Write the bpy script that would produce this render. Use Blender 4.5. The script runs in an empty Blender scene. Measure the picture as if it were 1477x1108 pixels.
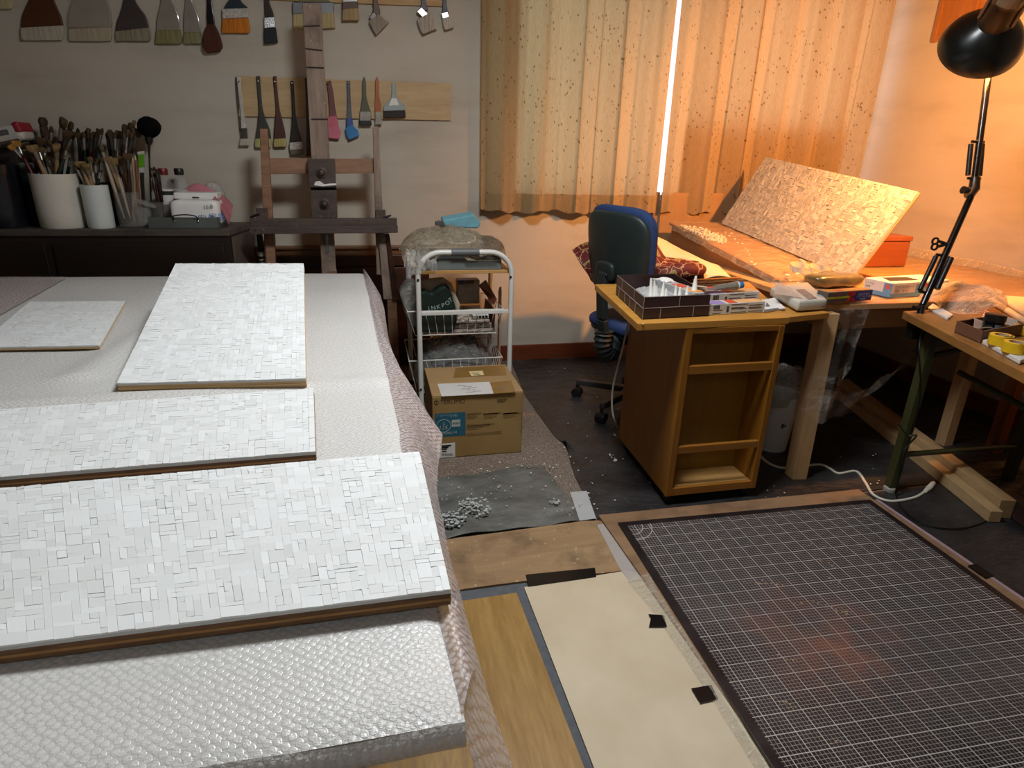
import bpy, bmesh, math, random
from mathutils import Vector as V, Matrix
R = random.Random(7)
SC = bpy.context.scene
COL = SC.collection
# ------------------------------------------------------------------ camera
FPX, CX, CY = 885.0, 738.5, 554.0
CAM = V((0, 0, 1.2))
def _axes(yaw, pitch, roll):
    y, p, r = map(math.radians, (yaw, pitch, roll))
    f = V((math.sin(y)*math.cos(p), math.cos(y)*math.cos(p), math.sin(p)))
    r0 = V((math.cos(y), -math.sin(y), 0)); u0 = r0.cross(f)
    rt = math.cos(r)*r0 + math.sin(r)*u0
    return rt, rt.cross(f), f
RT, UP, FW = _axes(13.2, -20.4, 1.55)
cd = bpy.data.cameras.new('camera'); co = bpy.data.objects.new('camera', cd); COL.objects.link(co)
cd.sensor_fit = 'HORIZONTAL'; cd.sensor_width = 36; cd.lens = FPX/1477*36; cd.clip_start = .02
m = Matrix((RT, UP, -FW)).transposed().to_4x4(); m.translation = CAM; co.matrix_world = m
SC.camera = co
def A(px, py, x=None, y=None, z=None):
    """world point where the sight line through a pixel meets the plane x=, y= or z=."""
    d = FW + RT*((px-CX)/FPX) - UP*((py-CY)/FPX)
    if x is not None: t = (x-CAM.x)/d.x
    elif y is not None: t = (y-CAM.y)/d.y
    else: t = (z-CAM.z)/d.z
    return CAM + d*t
def ray(px, py): return FW + RT*((px-CX)/FPX) - UP*((py-CY)/FPX)
# ------------------------------------------------------------------ mesh builder
class MB:
    def __init__(s): s.v = []; s.f = []
    def add(s, v, f):
        o = len(s.v); s.v += [V(p) for p in v]; s.f += [tuple(i+o for i in q) for q in f]; return s
    def box(s, c, d, rot=None):
        c = V(c); h = V(d)/2
        vs = []
        for x, y, z in ((-1,-1,-1),(1,-1,-1),(1,1,-1),(-1,1,-1),(-1,-1,1),(1,-1,1),(1,1,1),(-1,1,1)):
            p = V((x*h.x, y*h.y, z*h.z))
            if rot is not None: p = rot @ p
            vs.append(c+p)
        return s.add(vs, [(3,2,1,0),(4,5,6,7),(0,1,5,4),(1,2,6,5),(2,3,7,6),(3,0,4,7)])
    def bb(s, a, b): # box between two corners
        a, b = V(a), V(b); return s.box((a+b)/2, [abs(b[i]-a[i]) for i in range(3)])
    def prism(s, poly, ext):
        """poly: loop of points, ext: extrusion vector"""
        n = len(poly); e = V(ext); P = [V(p) for p in poly]
        nrm = sum(((P[i]-P[0]).cross(P[i+1]-P[0]) for i in range(1, n-1)), V((0,0,0)))
        if nrm.dot(e) > 0: P = P[::-1]
        f = [tuple(range(n)), tuple(range(2*n-1, n-1, -1))]
        for i in range(n):
            j = (i+1) % n; f.append((i, i+n, j+n, j))
        return s.add(P+[p+e for p in P], f)
    def beam(s, a, b, w, h, up=(0,0,1)):
        a, b = V(a), V(b); d = (b-a); L = d.length; d.normalize()
        x = d.cross(V(up));
        if x.length < 1e-4: x = V((1,0,0))
        x.normalize(); u = x.cross(d)
        rot = Matrix((x, d, u)).transposed()
        return s.box((a+b)/2, (w, L, h), rot)
    def tube(s, path, r, n=10, closed=False):
        P = [V(p) for p in path]; k = len(P)
        rr = r if isinstance(r, (list, tuple)) else [r]*k
        T = []
        for i in range(k):
            if closed: t = P[(i+1) % k]-P[i-1]
            else: t = P[min(i+1, k-1)]-P[max(i-1, 0)]
            T.append(t.normalized())
        ref = V((0,0,1)) if abs(T[0].z) < .9 else V((1,0,0))
        x = T[0].cross(ref).normalized()
        vs = []; fs = []
        for i in range(k):
            x = (x - T[i]*x.dot(T[i])).normalized(); y = T[i].cross(x)
            for j in range(n):
                a = 2*math.pi*j/n; vs.append(P[i]+(x*math.cos(a)+y*math.sin(a))*rr[i])
        for i in range(k if closed else k-1):
            i2 = (i+1) % k
            for j in range(n):
                j2 = (j+1) % n; fs.append((i*n+j, i*n+j2, i2*n+j2, i2*n+j))
        if not closed:
            fs.append(tuple(range(n-1, -1, -1))); fs.append(tuple((k-1)*n+j for j in range(n)))
        return s.add(vs, fs)
    def lathe(s, prof, n=24, M=None, cap0=True, cap1=True, sx=1, sy=1):
        M = M or Matrix(); k = len(prof); vs = []; fs = []
        for r, z in prof:
            for j in range(n):
                a = 2*math.pi*j/n; vs.append(M @ V((r*math.cos(a)*sx, r*math.sin(a)*sy, z)))
        for i in range(k-1):
            for j in range(n):
                j2 = (j+1) % n; fs.append((i*n+j, i*n+j2, (i+1)*n+j2, (i+1)*n+j))
        if cap0: fs.append(tuple(range(n-1, -1, -1)))
        if cap1: fs.append(tuple((k-1)*n+j for j in range(n)))
        return s.add(vs, fs)
    def ball(s, c, r, n=10, m=7, sc=(1,1,1), rot=None):
        c = V(c); vs = []; fs = []
        for i in range(m+1):
            t = math.pi*i/m
            for j in range(n):
                a = 2*math.pi*j/n
                p = V((r*sc[0]*math.sin(t)*math.cos(a), r*sc[1]*math.sin(t)*math.sin(a), r*sc[2]*math.cos(t)))
                if rot is not None: p = rot @ p
                vs.append(c+p)
        for i in range(m):
            for j in range(n):
                j2 = (j+1) % n; fs.append((i*n+j, (i+1)*n+j, (i+1)*n+j2, i*n+j2))
        return s.add(vs, fs)
    def grid(s, nu, nv, fn):
        vs = [V(fn(i/nu, j/nv)) for j in range(nv+1) for i in range(nu+1)]
        w = nu+1
        fs = [(j*w+i, j*w+i+1, (j+1)*w+i+1, (j+1)*w+i) for j in range(nv) for i in range(nu)]
        return s.add(vs, fs)
    def text(s, body, size, O, xd, yd, align='LEFT', off=.0008):
        cu = bpy.data.curves.new('lettering', 'FONT'); cu.body = body; cu.size = size; cu.align_x = align; cu.resolution_u = 3
        ob = bpy.data.objects.new('lettering', cu); COL.objects.link(ob)
        dg = bpy.context.evaluated_depsgraph_get(); dg.update()
        me = bpy.data.meshes.new_from_object(ob.evaluated_get(dg))
        xd, yd = V(xd).normalized(), V(yd).normalized(); nn = xd.cross(yd); O = V(O)
        s.add([O+xd*v.co.x+yd*v.co.y+nn*off for v in me.vertices], [tuple(p.vertices) for p in me.polygons])
        bpy.data.objects.remove(ob); bpy.data.curves.remove(cu); bpy.data.meshes.remove(me)
        return s
def lerp(a, b, t): return a+(b-a)*t
def pline(P, t):
    n = len(P)-1; t = min(max(t, 0), 1)*n; i = min(int(t), n-1); return lerp(V(P[i]), V(P[i+1]), t-i)
def smooth_path(P, n=6):
    P = [V(p) for p in P]; out = []
    for i in range(len(P)-1):
        p0, p1, p2, p3 = P[max(i-1,0)], P[i], P[i+1], P[min(i+2,len(P)-1)]
        for k in range(n):
            t = k/n
            out.append(.5*((2*p1)+(p2-p0)*t+(2*p0-5*p1+4*p2-p3)*t*t+(3*p1-p0-3*p2+p3)*t**3))
    out.append(P[-1]); return out
# ------------------------------------------------------------------ objects
def tag(o, label=None, cat=None, group=None, kind=None):
    if label: o['label'] = label
    if cat: o['category'] = cat
    if group: o['group'] = group
    if kind: o['kind'] = kind
    return o
def thing(name, label, cat, loc=(0,0,0), group=None):
    o = bpy.data.objects.new(name, None); COL.objects.link(o); o.location = V(loc); o.empty_display_size = .05
    return tag(o, label, cat, group)
def obj(name, mb, mat, parent=None, smooth=False, bevel=0, solid=0, sub=0, local=False, label=None, seg=2):
    org = V((0,0,0))
    if not local:
        p = parent
        if p is not None:
            while p is not None: org += p.location; p = p.parent
        else:
            # top-level mesh: origin at the base centre
            xs = [v.x for v in mb.v]; ys = [v.y for v in mb.v]; zs = [v.z for v in mb.v]
            org = V(((min(xs)+max(xs))/2, (min(ys)+max(ys))/2, min(zs)))
    me = bpy.data.meshes.new(name)
    me.from_pydata([tuple(v-org) for v in mb.v], [], mb.f); me.validate()
    me.materials.append(mat)
    if smooth:
        for p in me.polygons: p.use_smooth = True
    o = bpy.data.objects.new(name, me); COL.objects.link(o)
    if parent is not None: o.parent = parent
    elif not local: o.location = org
    if solid:
        md = o.modifiers.new('solid', 'SOLIDIFY'); md.thickness = solid; md.offset = 0
    if bevel:
        md = o.modifiers.new('bevel', 'BEVEL'); md.width = bevel; md.segments = seg; md.limit_method = 'ANGLE'; md.angle_limit = math.radians(40)
    if sub:
        md = o.modifiers.new('sub', 'SUBSURF'); md.levels = sub; md.render_levels = sub
    if smooth and bevel == 0 and sub == 0:
        md = o.modifiers.new('split', 'EDGE_SPLIT'); md.split_angle = math.radians(50)
    if label: o['label'] = label
    return o
def struct(name, mb, mat, parent=None, **k):
    o = obj(name, mb, mat, parent, **k)
    if parent is None: o['kind'] = 'structure'
    return o
def solo(name, mb, mat, label, cat, group=None, **k):
    return tag(obj(name, mb, mat, None, **k), label, cat, group)
def copy_tree(o, parent=None):
    c = o.copy(); COL.objects.link(c); c.parent = parent
    for ch in o.children: copy_tree(ch, c)
    return c
def orient(o, p, d, roll=0):
    """put an object's origin at p with its +z along d."""
    z = V(d).normalized(); x = V((0,0,1)).cross(z)
    if x.length < 1e-3: x = V((1,0,0))
    x.normalize(); y = z.cross(x)
    m = Matrix((x, y, z)).transposed() @ Matrix.Rotation(roll, 3, 'Z')
    o.location = p; o.rotation_euler = m.to_euler()
# ------------------------------------------------------------------ materials
def lin(c):
    if isinstance(c, str):
        c = tuple(int(c[i:i+2], 16) for i in (0,2,4))
    return tuple((x/255/12.92 if x/255 <= .04045 else ((x/255+.055)/1.055)**2.4) for x in c)+(1,)
class G:
    """tiny node-graph helper"""
    def __init__(s, name):
        s.m = bpy.data.materials.new(name); s.m.use_nodes = True; s.t = s.m.node_tree; s.t.nodes.clear()
        s.out = s.n('ShaderNodeOutputMaterial')
    def n(s, typ, ins=None, **k):
        nd = s.t.nodes.new(typ)
        for a, b in k.items(): setattr(nd, a, b)
        for a, b in (ins or {}).items(): s.set(nd, a, b)
        return nd
    def set(s, nd, a, b):
        i = nd.inputs[a]
        if isinstance(b, bpy.types.NodeSocket): s.t.links.new(b, i)
        elif isinstance(b, bpy.types.Node): s.t.links.new(b.outputs[0], i)
        else: i.default_value = b
    def coord(s, scale=(1,1,1), rot=(0,0,0), loc=(0,0,0), kind='Object'):
        tc = s.n('ShaderNodeTexCoord')
        return s.n('ShaderNodeMapping', {'Vector': tc.outputs[kind], 'Scale': scale, 'Rotation': rot, 'Location': loc}).outputs[0]
    def noise(s, vec, scale, detail=4, rough=.55, out='Fac'):
        return s.n('ShaderNodeTexNoise', {'Vector': vec, 'Scale': scale, 'Detail': detail, 'Roughness': rough}).outputs[out]
    def ramp(s, fac, stops, interp='LINEAR'):
        nd = s.n('ShaderNodeValToRGB', {'Fac': fac}); cr = nd.color_ramp; cr.interpolation = interp
        while len(cr.elements) < len(stops): cr.elements.new(.5)
        for e, (p, c) in zip(cr.elements, stops):
            e.position = p; e.color = c if len(c) == 4 else tuple(c)+(1,)
        return nd.outputs[0]
    def mix(s, fac, a, b, mode='MIX'):
        nd = s.n('ShaderNodeMix', data_type='RGBA', blend_type=mode)
        for i, v in ((0, fac), (6, a), (7, b)):
            if isinstance(v, bpy.types.NodeSocket): s.t.links.new(v, nd.inputs[i])
            else: nd.inputs[i].default_value = v
        return nd.outputs[2]
    def math(s, op, a, b=0, c=0):
        nd = s.n('ShaderNodeMath', operation=op)
        for i, v in ((0, a), (1, b), (2, c)):
            if isinstance(v, bpy.types.NodeSocket): s.t.links.new(v, nd.inputs[i])
            else: nd.inputs[i].default_value = v
        return nd.outputs[0]
    def bump(s, h, strength=.3, dist=.01, normal=None):
        d = {'Height': h, 'Strength': strength, 'Distance': dist}
        if normal is not None: d['Normal'] = normal
        return s.n('ShaderNodeBump', d).outputs[0]
    def pbsdf(s, **k):
        names = dict(color='Base Color', rough='Roughness', metal='Metallic', normal='Normal', alpha='Alpha', spec='Specular IOR Level',
                     trans='Transmission Weight', coat='Coat Weight', crough='Coat Roughness', sheen='Sheen Weight', ior='IOR', emit='Emission Color', estr='Emission Strength')
        return s.n('ShaderNodeBsdfPrincipled', {names[a]: b for a, b in k.items()})
    def done(s, sh): s.t.links.new(sh.outputs[0], s.out.inputs[0]); return s.m
_MC = {}
def P(col, rough=.5, metal=0, var=.12, scale=12, stretch=(1,1,1), bump=0, bscale=None, spec=.5, alpha=1, coat=0, col2=None, name=None, bdist=.004, detail=4):
    """plain procedural material: noise-varied colour, optional bump"""
    key = (col, rough, metal, var, scale, stretch, bump, bscale, spec, alpha, coat, col2, bdist)
    if key in _MC: return _MC[key]
    g = G(name or 'mat_%s_%d' % (col if isinstance(col, str) else 'c', len(_MC)))
    a = lin(col); b = lin(col2) if col2 else tuple(min(1, x*(1+var)) for x in a[:3])+(1,)
    a2 = a if col2 else tuple(x*(1-var) for x in a[:3])+(1,)
    vec = g.coord(stretch); nz = g.noise(vec, scale, detail)
    c = g.ramp(nz, [(.3, a2), (.7, b)])
    k = dict(color=c, rough=rough, metal=metal, spec=spec)
    if alpha < 1: k['alpha'] = alpha
    if coat: k['coat'] = coat
    if bump: k['normal'] = g.bump(g.noise(vec, bscale or scale*4, 5), bump, bdist)
    _MC[key] = g.done(g.pbsdf(**k)); return _MC[key]
def wood(c1, c2, along='x', scale=6, rough=.5, dark=None, bump=.1, spec=.4, wear=None):
    st = {'x': (.12,1,1), 'y': (1,.12,1), 'z': (1,1,.12)}[along]
    key = ('wood', c1, c2, along, scale, rough, dark, wear)
    if key in _MC: return _MC[key]
    g = G('wood_%s_%d' % (c1, len(_MC)))
    vec = g.coord(st)
    n1 = g.noise(vec, scale*3, 6, .6); n2 = g.noise(vec, scale*16, 3, .6)
    f = g.math('ADD', g.math('MULTIPLY', n1, .65), g.math('MULTIPLY', n2, .35))
    c = g.ramp(f, [(.32, lin(c1)), (.66, lin(c2))])
    if dark:
        v2 = g.coord((1,1,1)); d = g.ramp(g.noise(v2, 7, 5), [(.5, (0,0,0,1)), (.75, (1,1,1,1))])
        c = g.mix(d, c, lin(dark))
    if wear:
        v2 = g.coord((1,1,1)); d = g.ramp(g.noise(v2, 45, 6, .7), [(.62, (0,0,0,1)), (.68, (1,1,1,1))])
        c = g.mix(d, c, lin(wear))
    _MC[key] = g.done(g.pbsdf(color=c, rough=rough, spec=spec, normal=g.bump(f, bump, .004))); return _MC[key]
# ------------------------------------------------------------------ special materials
WY, WX, CZ = 3.57, 3.08, 2.45      # back wall, right wall, ceiling
def m_wall():
    g = G('plaster'); v = g.coord()
    n1 = g.noise(g.coord((.6,.6,2.2)), 2.3, 6, .6); n2 = g.noise(v, 30, 6, .7)
    c = g.ramp(n1, [(.25, lin('a89e8e')), (.5, lin('b9b0a0')), (.8, lin('c0b8aa'))])
    d = g.ramp(n2, [(.26, lin('b8ae9e')), (.36, (1,1,1,1))])
    c = g.mix(.22, c, d, 'MULTIPLY')
    return g.done(g.pbsdf(color=c, rough=.9, spec=.15, normal=g.bump(g.noise(v, 260, 3), .2, .002)))
def m_curtain():
    g = G('curtain_cloth'); v = g.coord((1,1,1), (0, math.radians(8), 0))
    dist = g.n('ShaderNodeTexNoise', {'Vector': v, 'Scale': 60.0, 'Detail': 2.0})
    v2 = g.n('ShaderNodeVectorMath', {0: v, 1: g.n('ShaderNodeVectorMath', {0: dist.outputs['Color'], 'Scale': .012}, operation='SCALE').outputs[0]}, operation='ADD').outputs[0]
    flat = g.n('ShaderNodeVectorMath', {0: v2, 1: (1, .0, .55)}, operation='MULTIPLY').outputs[0]
    vo = g.n('ShaderNodeTexVoronoi', {'Vector': flat, 'Scale': 62.0})
    dot = g.math('LESS_THAN', vo.outputs['Distance'], .23)
    sep = g.n('ShaderNodeSeparateColor', {0: vo.outputs['Color']})
    keep = g.math('LESS_THAN', sep.outputs[0], .52)
    patch = g.math('GREATER_THAN', g.noise(v, 7, 2), .45)
    f = g.math('MULTIPLY', g.math('MULTIPLY', dot, keep), patch)
    weave = g.noise(g.coord((60,60,4)), 8, 3)
    base = g.ramp(weave, [(.3, lin('ba9c70')), (.7, lin('cab186'))])
    c = g.mix(g.math('MULTIPLY', f, .65), base, lin('6a431c'))
    a = g.n('ShaderNodeBsdfDiffuse', {'Color': c, 'Roughness': 1.0}); t = g.n('ShaderNodeBsdfTranslucent', {'Color': c})
    return g.done(g.n('ShaderNodeMixShader', {0: .5, 1: a.outputs[0], 2: t.outputs[0]}))
def m_bubble(name, alpha, c1, c2, pitch=.0080):
    g = G(name); v = g.coord((1/pitch,)*3, (0, 0, math.radians(38)))
    vo = g.n('ShaderNodeTexVoronoi', {'Vector': v, 'Scale': 1.0, 'Randomness': .38}, voronoi_dimensions='2D')
    d = vo.outputs['Distance']
    h = g.ramp(d, [(0, (1,1,1,1)), (.36, (.75,.75,.75,1)), (.52, (0,0,0,1))], 'EASE')
    w = g.noise(g.coord(), 14, 4)
    rnd = g.n('ShaderNodeSeparateColor', {0: vo.outputs['Color']}).outputs[0]
    hh = g.math('MULTIPLY', h, g.math('ADD', .55, g.math('MULTIPLY', rnd, .6)))
    c = g.mix(h, lin(c1), lin(c2))
    n = g.bump(g.math('ADD', g.math('ADD', hh, g.math('MULTIPLY', w, 1.6)), g.math('MULTIPLY', g.noise(g.coord((1,2.2,1)), 150, 4), 1.6)), .30, .0042)
    al = g.mix(h, (alpha,)*3+(1,), (min(1, alpha+.2),)*3+(1,))
    return g.done(g.pbsdf(color=c, rough=.24, spec=.65, normal=n, alpha=al, coat=.0, crough=.1))
def m_film(name='clear_film', alpha=.22, col='e8e4dc', rough=.14, scale=9, strength=.7):
    g = G(name); v = g.coord((1,1,1)); n1 = g.noise(g.coord((.5,1.6,1)), scale, 6, .6)
    rid = g.math('ABSOLUTE', g.math('SUBTRACT', n1, .5))
    hl = g.ramp(rid, [(0, (1,1,1,1)), (.035, (0,0,0,1))])
    al = g.mix(hl, (alpha,)*3+(1,), (min(1, alpha+.25),)*3+(1,))
    return g.done(g.pbsdf(color=lin(col), rough=rough, spec=.8, alpha=al, normal=g.bump(n1, strength, .03)))
_d = A(1195, 925, z=.025)-V((1.263, .923, .025)); GLOW_DUST = (_d.x, _d.y)
def m_mat():
    g = G('grid_rubber'); v = g.coord(loc=(0,0,0))
    s = g.n('ShaderNodeSeparateXYZ', {0: v}); x, y = s.outputs[0], s.outputs[1]
    def line(c, step, w):
        f = g.math('PINGPONG', c, step/2); return g.math('LESS_THAN', f, w/2)
    fine = g.math('MAXIMUM', line(x, .01, .0013), line(y, .01, .0013))
    big = g.math('MAXIMUM', line(x, .05, .0022), line(y, .05, .0022))
    ax, ay = g.math('ABSOLUTE', x), g.math('ABSOLUTE', y)
    ins = g.math('MULTIPLY', g.math('LESS_THAN', ax, .4758), g.math('LESS_THAN', ay, .7258))
    def arc(r):
        dx = g.math('ADD', x, .475); dy = g.math('SUBTRACT', y, .725)
        d = g.math('SQRT', g.math('ADD', g.math('MULTIPLY', dx, dx), g.math('MULTIPLY', dy, dy)))
        return g.math('LESS_THAN', g.math('ABSOLUTE', g.math('SUBTRACT', d, r)), .0012)
    a = g.math('MAXIMUM', arc(.052), arc(.083))
    big = g.math('MULTIPLY', g.math('MAXIMUM', big, a), ins); fine = g.math('MULTIPLY', fine, ins)
    n1 = g.noise(v, 6, 6, .65)
    base = g.ramp(n1, [(.35, lin('171314')), (.62, lin('2a2222')), (.8, lin('4a3a34'))])
    c = g.mix(fine, base, lin('938e8a')); c = g.mix(big, c, lin('b9b4ae'))
    vs = g.coord((6, 24, 1), (0,0,math.radians(28)))
    sc = g.ramp(g.noise(vs, 1.2, 8, .75), [(.70, (0,0,0,1)), (.76, (1,1,1,1))])
    sp = g.ramp(g.noise(v, 150, 4, .8), [(.60, (0,0,0,1)), (.66, (1,1,1,1))])
    c = g.mix(g.math('MULTIPLY', g.math('MULTIPLY', sc, sp), .8), c, lin('b08d6a'))
    # lamp's orange glow, with dust residue, painted into the mat colour as one patch
    dv = g.n('ShaderNodeVectorMath', {0: v, 1: (GLOW_DUST[0], GLOW_DUST[1], 0)}, operation='DISTANCE').outputs['Value']
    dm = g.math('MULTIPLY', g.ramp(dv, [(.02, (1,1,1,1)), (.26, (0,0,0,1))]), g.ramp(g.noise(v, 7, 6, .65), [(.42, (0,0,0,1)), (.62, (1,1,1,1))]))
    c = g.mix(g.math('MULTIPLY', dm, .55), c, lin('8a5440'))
    ro = g.ramp(n1, [(.3, (.28,)*3+(1,)), (.7, (.46,)*3+(1,))])
    return g.done(g.pbsdf(color=c, rough=ro, spec=.5, normal=g.bump(g.noise(v, 260, 3), .12, .002)))
def m_tile():
    g = G('white_chips'); rp = g.n('ShaderNodeNewGeometry').outputs['Random Per Island']
    c = g.ramp(rp, [(0, lin('dcdedb')), (.5, lin('e2e4e2')), (1, lin('e9ebea'))])
    n = g.noise(g.coord(), 180, 4)
    return g.done(g.pbsdf(color=c, rough=.42, spec=.45, normal=g.bump(n, .15, .002)))
def m_tile_dim():  # white chips again, darkened in colour to stand in for dimmer light
    g = G('dimmed_chips'); rp = g.n('ShaderNodeNewGeometry').outputs['Random Per Island']
    c = g.ramp(rp, [(0, lin('9e9585')), (.5, lin('aea594')), (1, lin('bdb4a4'))])
    return g.done(g.pbsdf(color=c, rough=.5, spec=.4, normal=g.bump(g.noise(g.coord(), 160, 4), .4, .003)))
def m_brocade():
    g = G('brocade'); v = g.coord()
    d = g.n('ShaderNodeTexNoise', {'Vector': v, 'Scale': 17.0, 'Detail': 3.0})
    v2 = g.n('ShaderNodeVectorMath', {0: v, 1: g.n('ShaderNodeVectorMath', {0: d.outputs['Color'], 'Scale': .07}, operation='SCALE').outputs[0]}, operation='ADD').outputs[0]
    vo = g.n('ShaderNodeTexVoronoi', {'Vector': v2, 'Scale': 19.0}, feature='DISTANCE_TO_EDGE')
    ln = g.math('LESS_THAN', vo.outputs['Distance'], .035)
    vf = g.n('ShaderNodeTexVoronoi', {'Vector': v2, 'Scale': 15.0}); fl = g.math('LESS_THAN', vf.outputs['Distance'], .27)
    fl2 = g.math('LESS_THAN', vf.outputs['Distance'], .12)
    c = g.mix(ln, lin('5d1c1a'), lin('a9835a')); c = g.mix(fl, c, lin('8a7a44')); c = g.mix(fl2, c, lin('a3452c'))
    return g.done(g.pbsdf(color=c, rough=.6, spec=.35))
def m_floor():
    g = G('speckled_carpet'); v = g.coord()
    a = g.ramp(g.noise(v, 160, 4, .8), [(.35, lin('4e4239')), (.5, lin('7b6c60')), (.68, lin('a39688'))])
    b = g.ramp(g.noise(v, 2.5, 4), [(.3, (.75,.72,.7,1)), (.7, (1,1,1,1))])
    return g.done(g.pbsdf(color=g.mix(1, a, b, 'MULTIPLY'), rough=.95, spec=.1, normal=g.bump(g.noise(v, 300, 3), .5, .004)))
def m_tarp(name, c1, c2, splat=.66):
    g = G(name); v = g.coord()
    n1 = g.noise(g.coord((1,1.8,1), (0,0,.5)), 5, 7, .6)
    c = g.ramp(n1, [(.3, lin(c1)), (.7, lin(c2))])
    sp = g.ramp(g.noise(v, 60, 5, .75), [(splat, (0,0,0,1)), (splat+.03, (1,1,1,1))])
    m2 = g.ramp(g.noise(v, 3, 2), [(.5, (0,0,0,1)), (.6, (1,1,1,1))])
    c = g.mix(g.math('MULTIPLY', sp, m2), c, lin('8d8f8e'))
    ro = g.ramp(n1, [(.3, (.3,)*3+(1,)), (.7, (.5,)*3+(1,))])
    return g.done(g.pbsdf(color=c, rough=ro, spec=.45, normal=g.bump(n1, .8, .03)))
MW = m_wall(); MCURT = m_curtain(); MTILE = m_tile(); MTILE_DIM = m_tile_dim(); MBRO = m_brocade(); MFLOOR = m_floor(); MMAT = m_mat()
MBUB = m_bubble('bubble_film_layered', .93, 'd2d0cb', 'dad8d4'); MBUB1 = m_bubble('bubble_film_single', .58, 'ab9c98', 'd6ccc8')
MFILM = m_film(); MFILM2 = m_film('thin_bag', .5, 'd9d4c8', .2, 16, .9); MBAG = m_film('crinkled_bag', .42, 'cfccc4', .16, 22, 1.0)
MTARP = m_tarp('grey_tarp', '464641', '74746f', .64); MTARP2 = m_tarp('dark_tarp', '1e1d1d', '353434', .66)
WHITE_MET = P('d9d6cd', .35, var=.05); CHROME = P('c8c8c8', .2, 1, .05); BLACK = P('0c0b0b', .4, var=.2); BLKPLAST = P('131212', .35, var=.15, spec=.5)
DARKWOOD = wood('2b160e', '45271a', 'x', 5, .45, dark='1b0f0a'); RAILWOOD = wood('5b3a22', '7d5636', 'x', 6, .5)
EASEL = wood('735f50', '9c8777', 'z', 8, .7, dark='56433a', wear='b3a99d'); EASELX = wood('77543f', '9a7458', 'x', 8, .6)
EASELD = wood('3a2e29', '5a4b43', 'x', 9, .7, wear='7d7a74')
CABW = wood('74440f', '91601c', 'z', 4, .4); CABX = wood('7c4c14', '976326', 'x', 4, .4)
PINE = wood('a9825a', 'c9a577', 'z', 5, .6); PINEX = wood('9a7a50', 'bd9a6a', 'y', 5, .6)
PLY = wood('a98558', 'c9a878', 'x', 9, .6); PLYEDGE = wood('4d3320', '7c5a3a', 'x', 20, .7)
CARD = P('a5895c', .8, var=.08, scale=20, spec=.2)
PAPER = P('dcd9d2', .7, var=.04); WHITEP = P('e6e4df', .45, var=.03); INK = P('1d1a18', .6, var=.1)
# ------------------------------------------------------------------ the room
def rect_wall(mb, u0, u1, v0, v1, ou0, ou1, ov0, ov1, y, t):
    for a, b, c, d in ((u0, u1, v0, ov0), (u0, u1, ov1, v1), (u0, ou0, ov0, ov1), (ou1, u1, ov0, ov1)):
        if b-a > 1e-4 and d-c > 1e-4: mb.bb((a, y, c), (b, y+t, d))
XL, YB = -3.0, -2.2
struct('floor', MB().bb((XL, YB, -.08), (WX, WY, 0)), MFLOOR)
struct('ceiling', MB().bb((XL-.1, YB-.1, CZ), (WX+.1, WY+.1, CZ+.08)), P('7d6248', .8, var=.1, scale=3))
mb = MB(); OX0, OX1, OZ0, OZ1 = .80, 3.064, .97, 2.2
rect_wall(mb, XL-.1, WX+.1, 0, CZ, OX0, OX1, OZ0, OZ1, WY, .1)
struct('wall_back', mb, MW)
struct('wall_right', MB().bb((WX, YB, 0), (WX+.1, WY, CZ)), MW)
struct('wall_left', MB().bb((XL-.1, YB, 0), (XL, WY, CZ)), P('6e5c48', .8, var=.1))
struct('wall_front', MB().bb((XL-.1, YB-.1, 0), (WX+.1, YB, CZ)), P('b3a48c', .8, var=.1))
struct('baseboard_back', MB().bb((.26, WY-.016, 0), (WX, WY, .096)), wood('5a2a14', '74391c', 'x', 4, .4), bevel=.003)
struct('baseboard_right', MB().bb((WX-.016, YB, 0), (WX, WY-.016, .096)), wood('5a2a14', '74391c', 'y', 4, .4), bevel=.003)
# window: aluminium frame, two panes, an added unseen board darkening the right curtain's lower half
wf = MB(); fy0, fy1 = WY+.03, WY+.075
for a, b in (((OX0, fy0, OZ0), (OX0+.03, fy1, OZ1)), ((OX1-.006, fy0, OZ0), (OX1, fy1, OZ1)), ((1.9, fy0, OZ0), (1.94, fy1, OZ1)),
             ((OX0, fy0, OZ0), (OX1, fy1, OZ0+.03)), ((OX0, fy0, OZ1-.03), (OX1, fy1, OZ1))): wf.bb(a, b)
win = struct('window_1', wf, P('b9b9b5', .4, .6, .05))
pane = P('e6eef2', .05, var=.02, alpha=.06, spec=.3)
for a, b in ((OX0+.03, 1.9), (1.94, OX1-.006)):
    struct('pane', MB().bb((a, WY+.05, OZ0+.03), (b, WY+.054, OZ1-.03)), pane, win)
struct('added_shade_board', MB().bb((1.80, WY+.005, OZ0), (2.90, WY+.025, 1.40)), wood('7d5a38', '9a7450', 'x', 5), win)
# wainscot on the left part of the back wall
mb = MB().bb((-2.9, WY-.03, .66), (.19, WY, .705)).bb((-2.9, WY-.045, .695), (.20, WY, .712))
struct('trim_1', mb, RAILWOOD, bevel=.004)
mb = MB().bb((-2.9, WY-.012, 0), (.185, WY, .66))
for i in range(12): mb.bb((-2.9+i*.27, WY-.022, .0), (-2.9+i*.27+.255, WY-.011, .59))
mb.bb((-2.9, WY-.028, .60), (.185, WY-.01, .66))
struct('trim_2', mb, DARKWOOD, bevel=.003)
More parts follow.
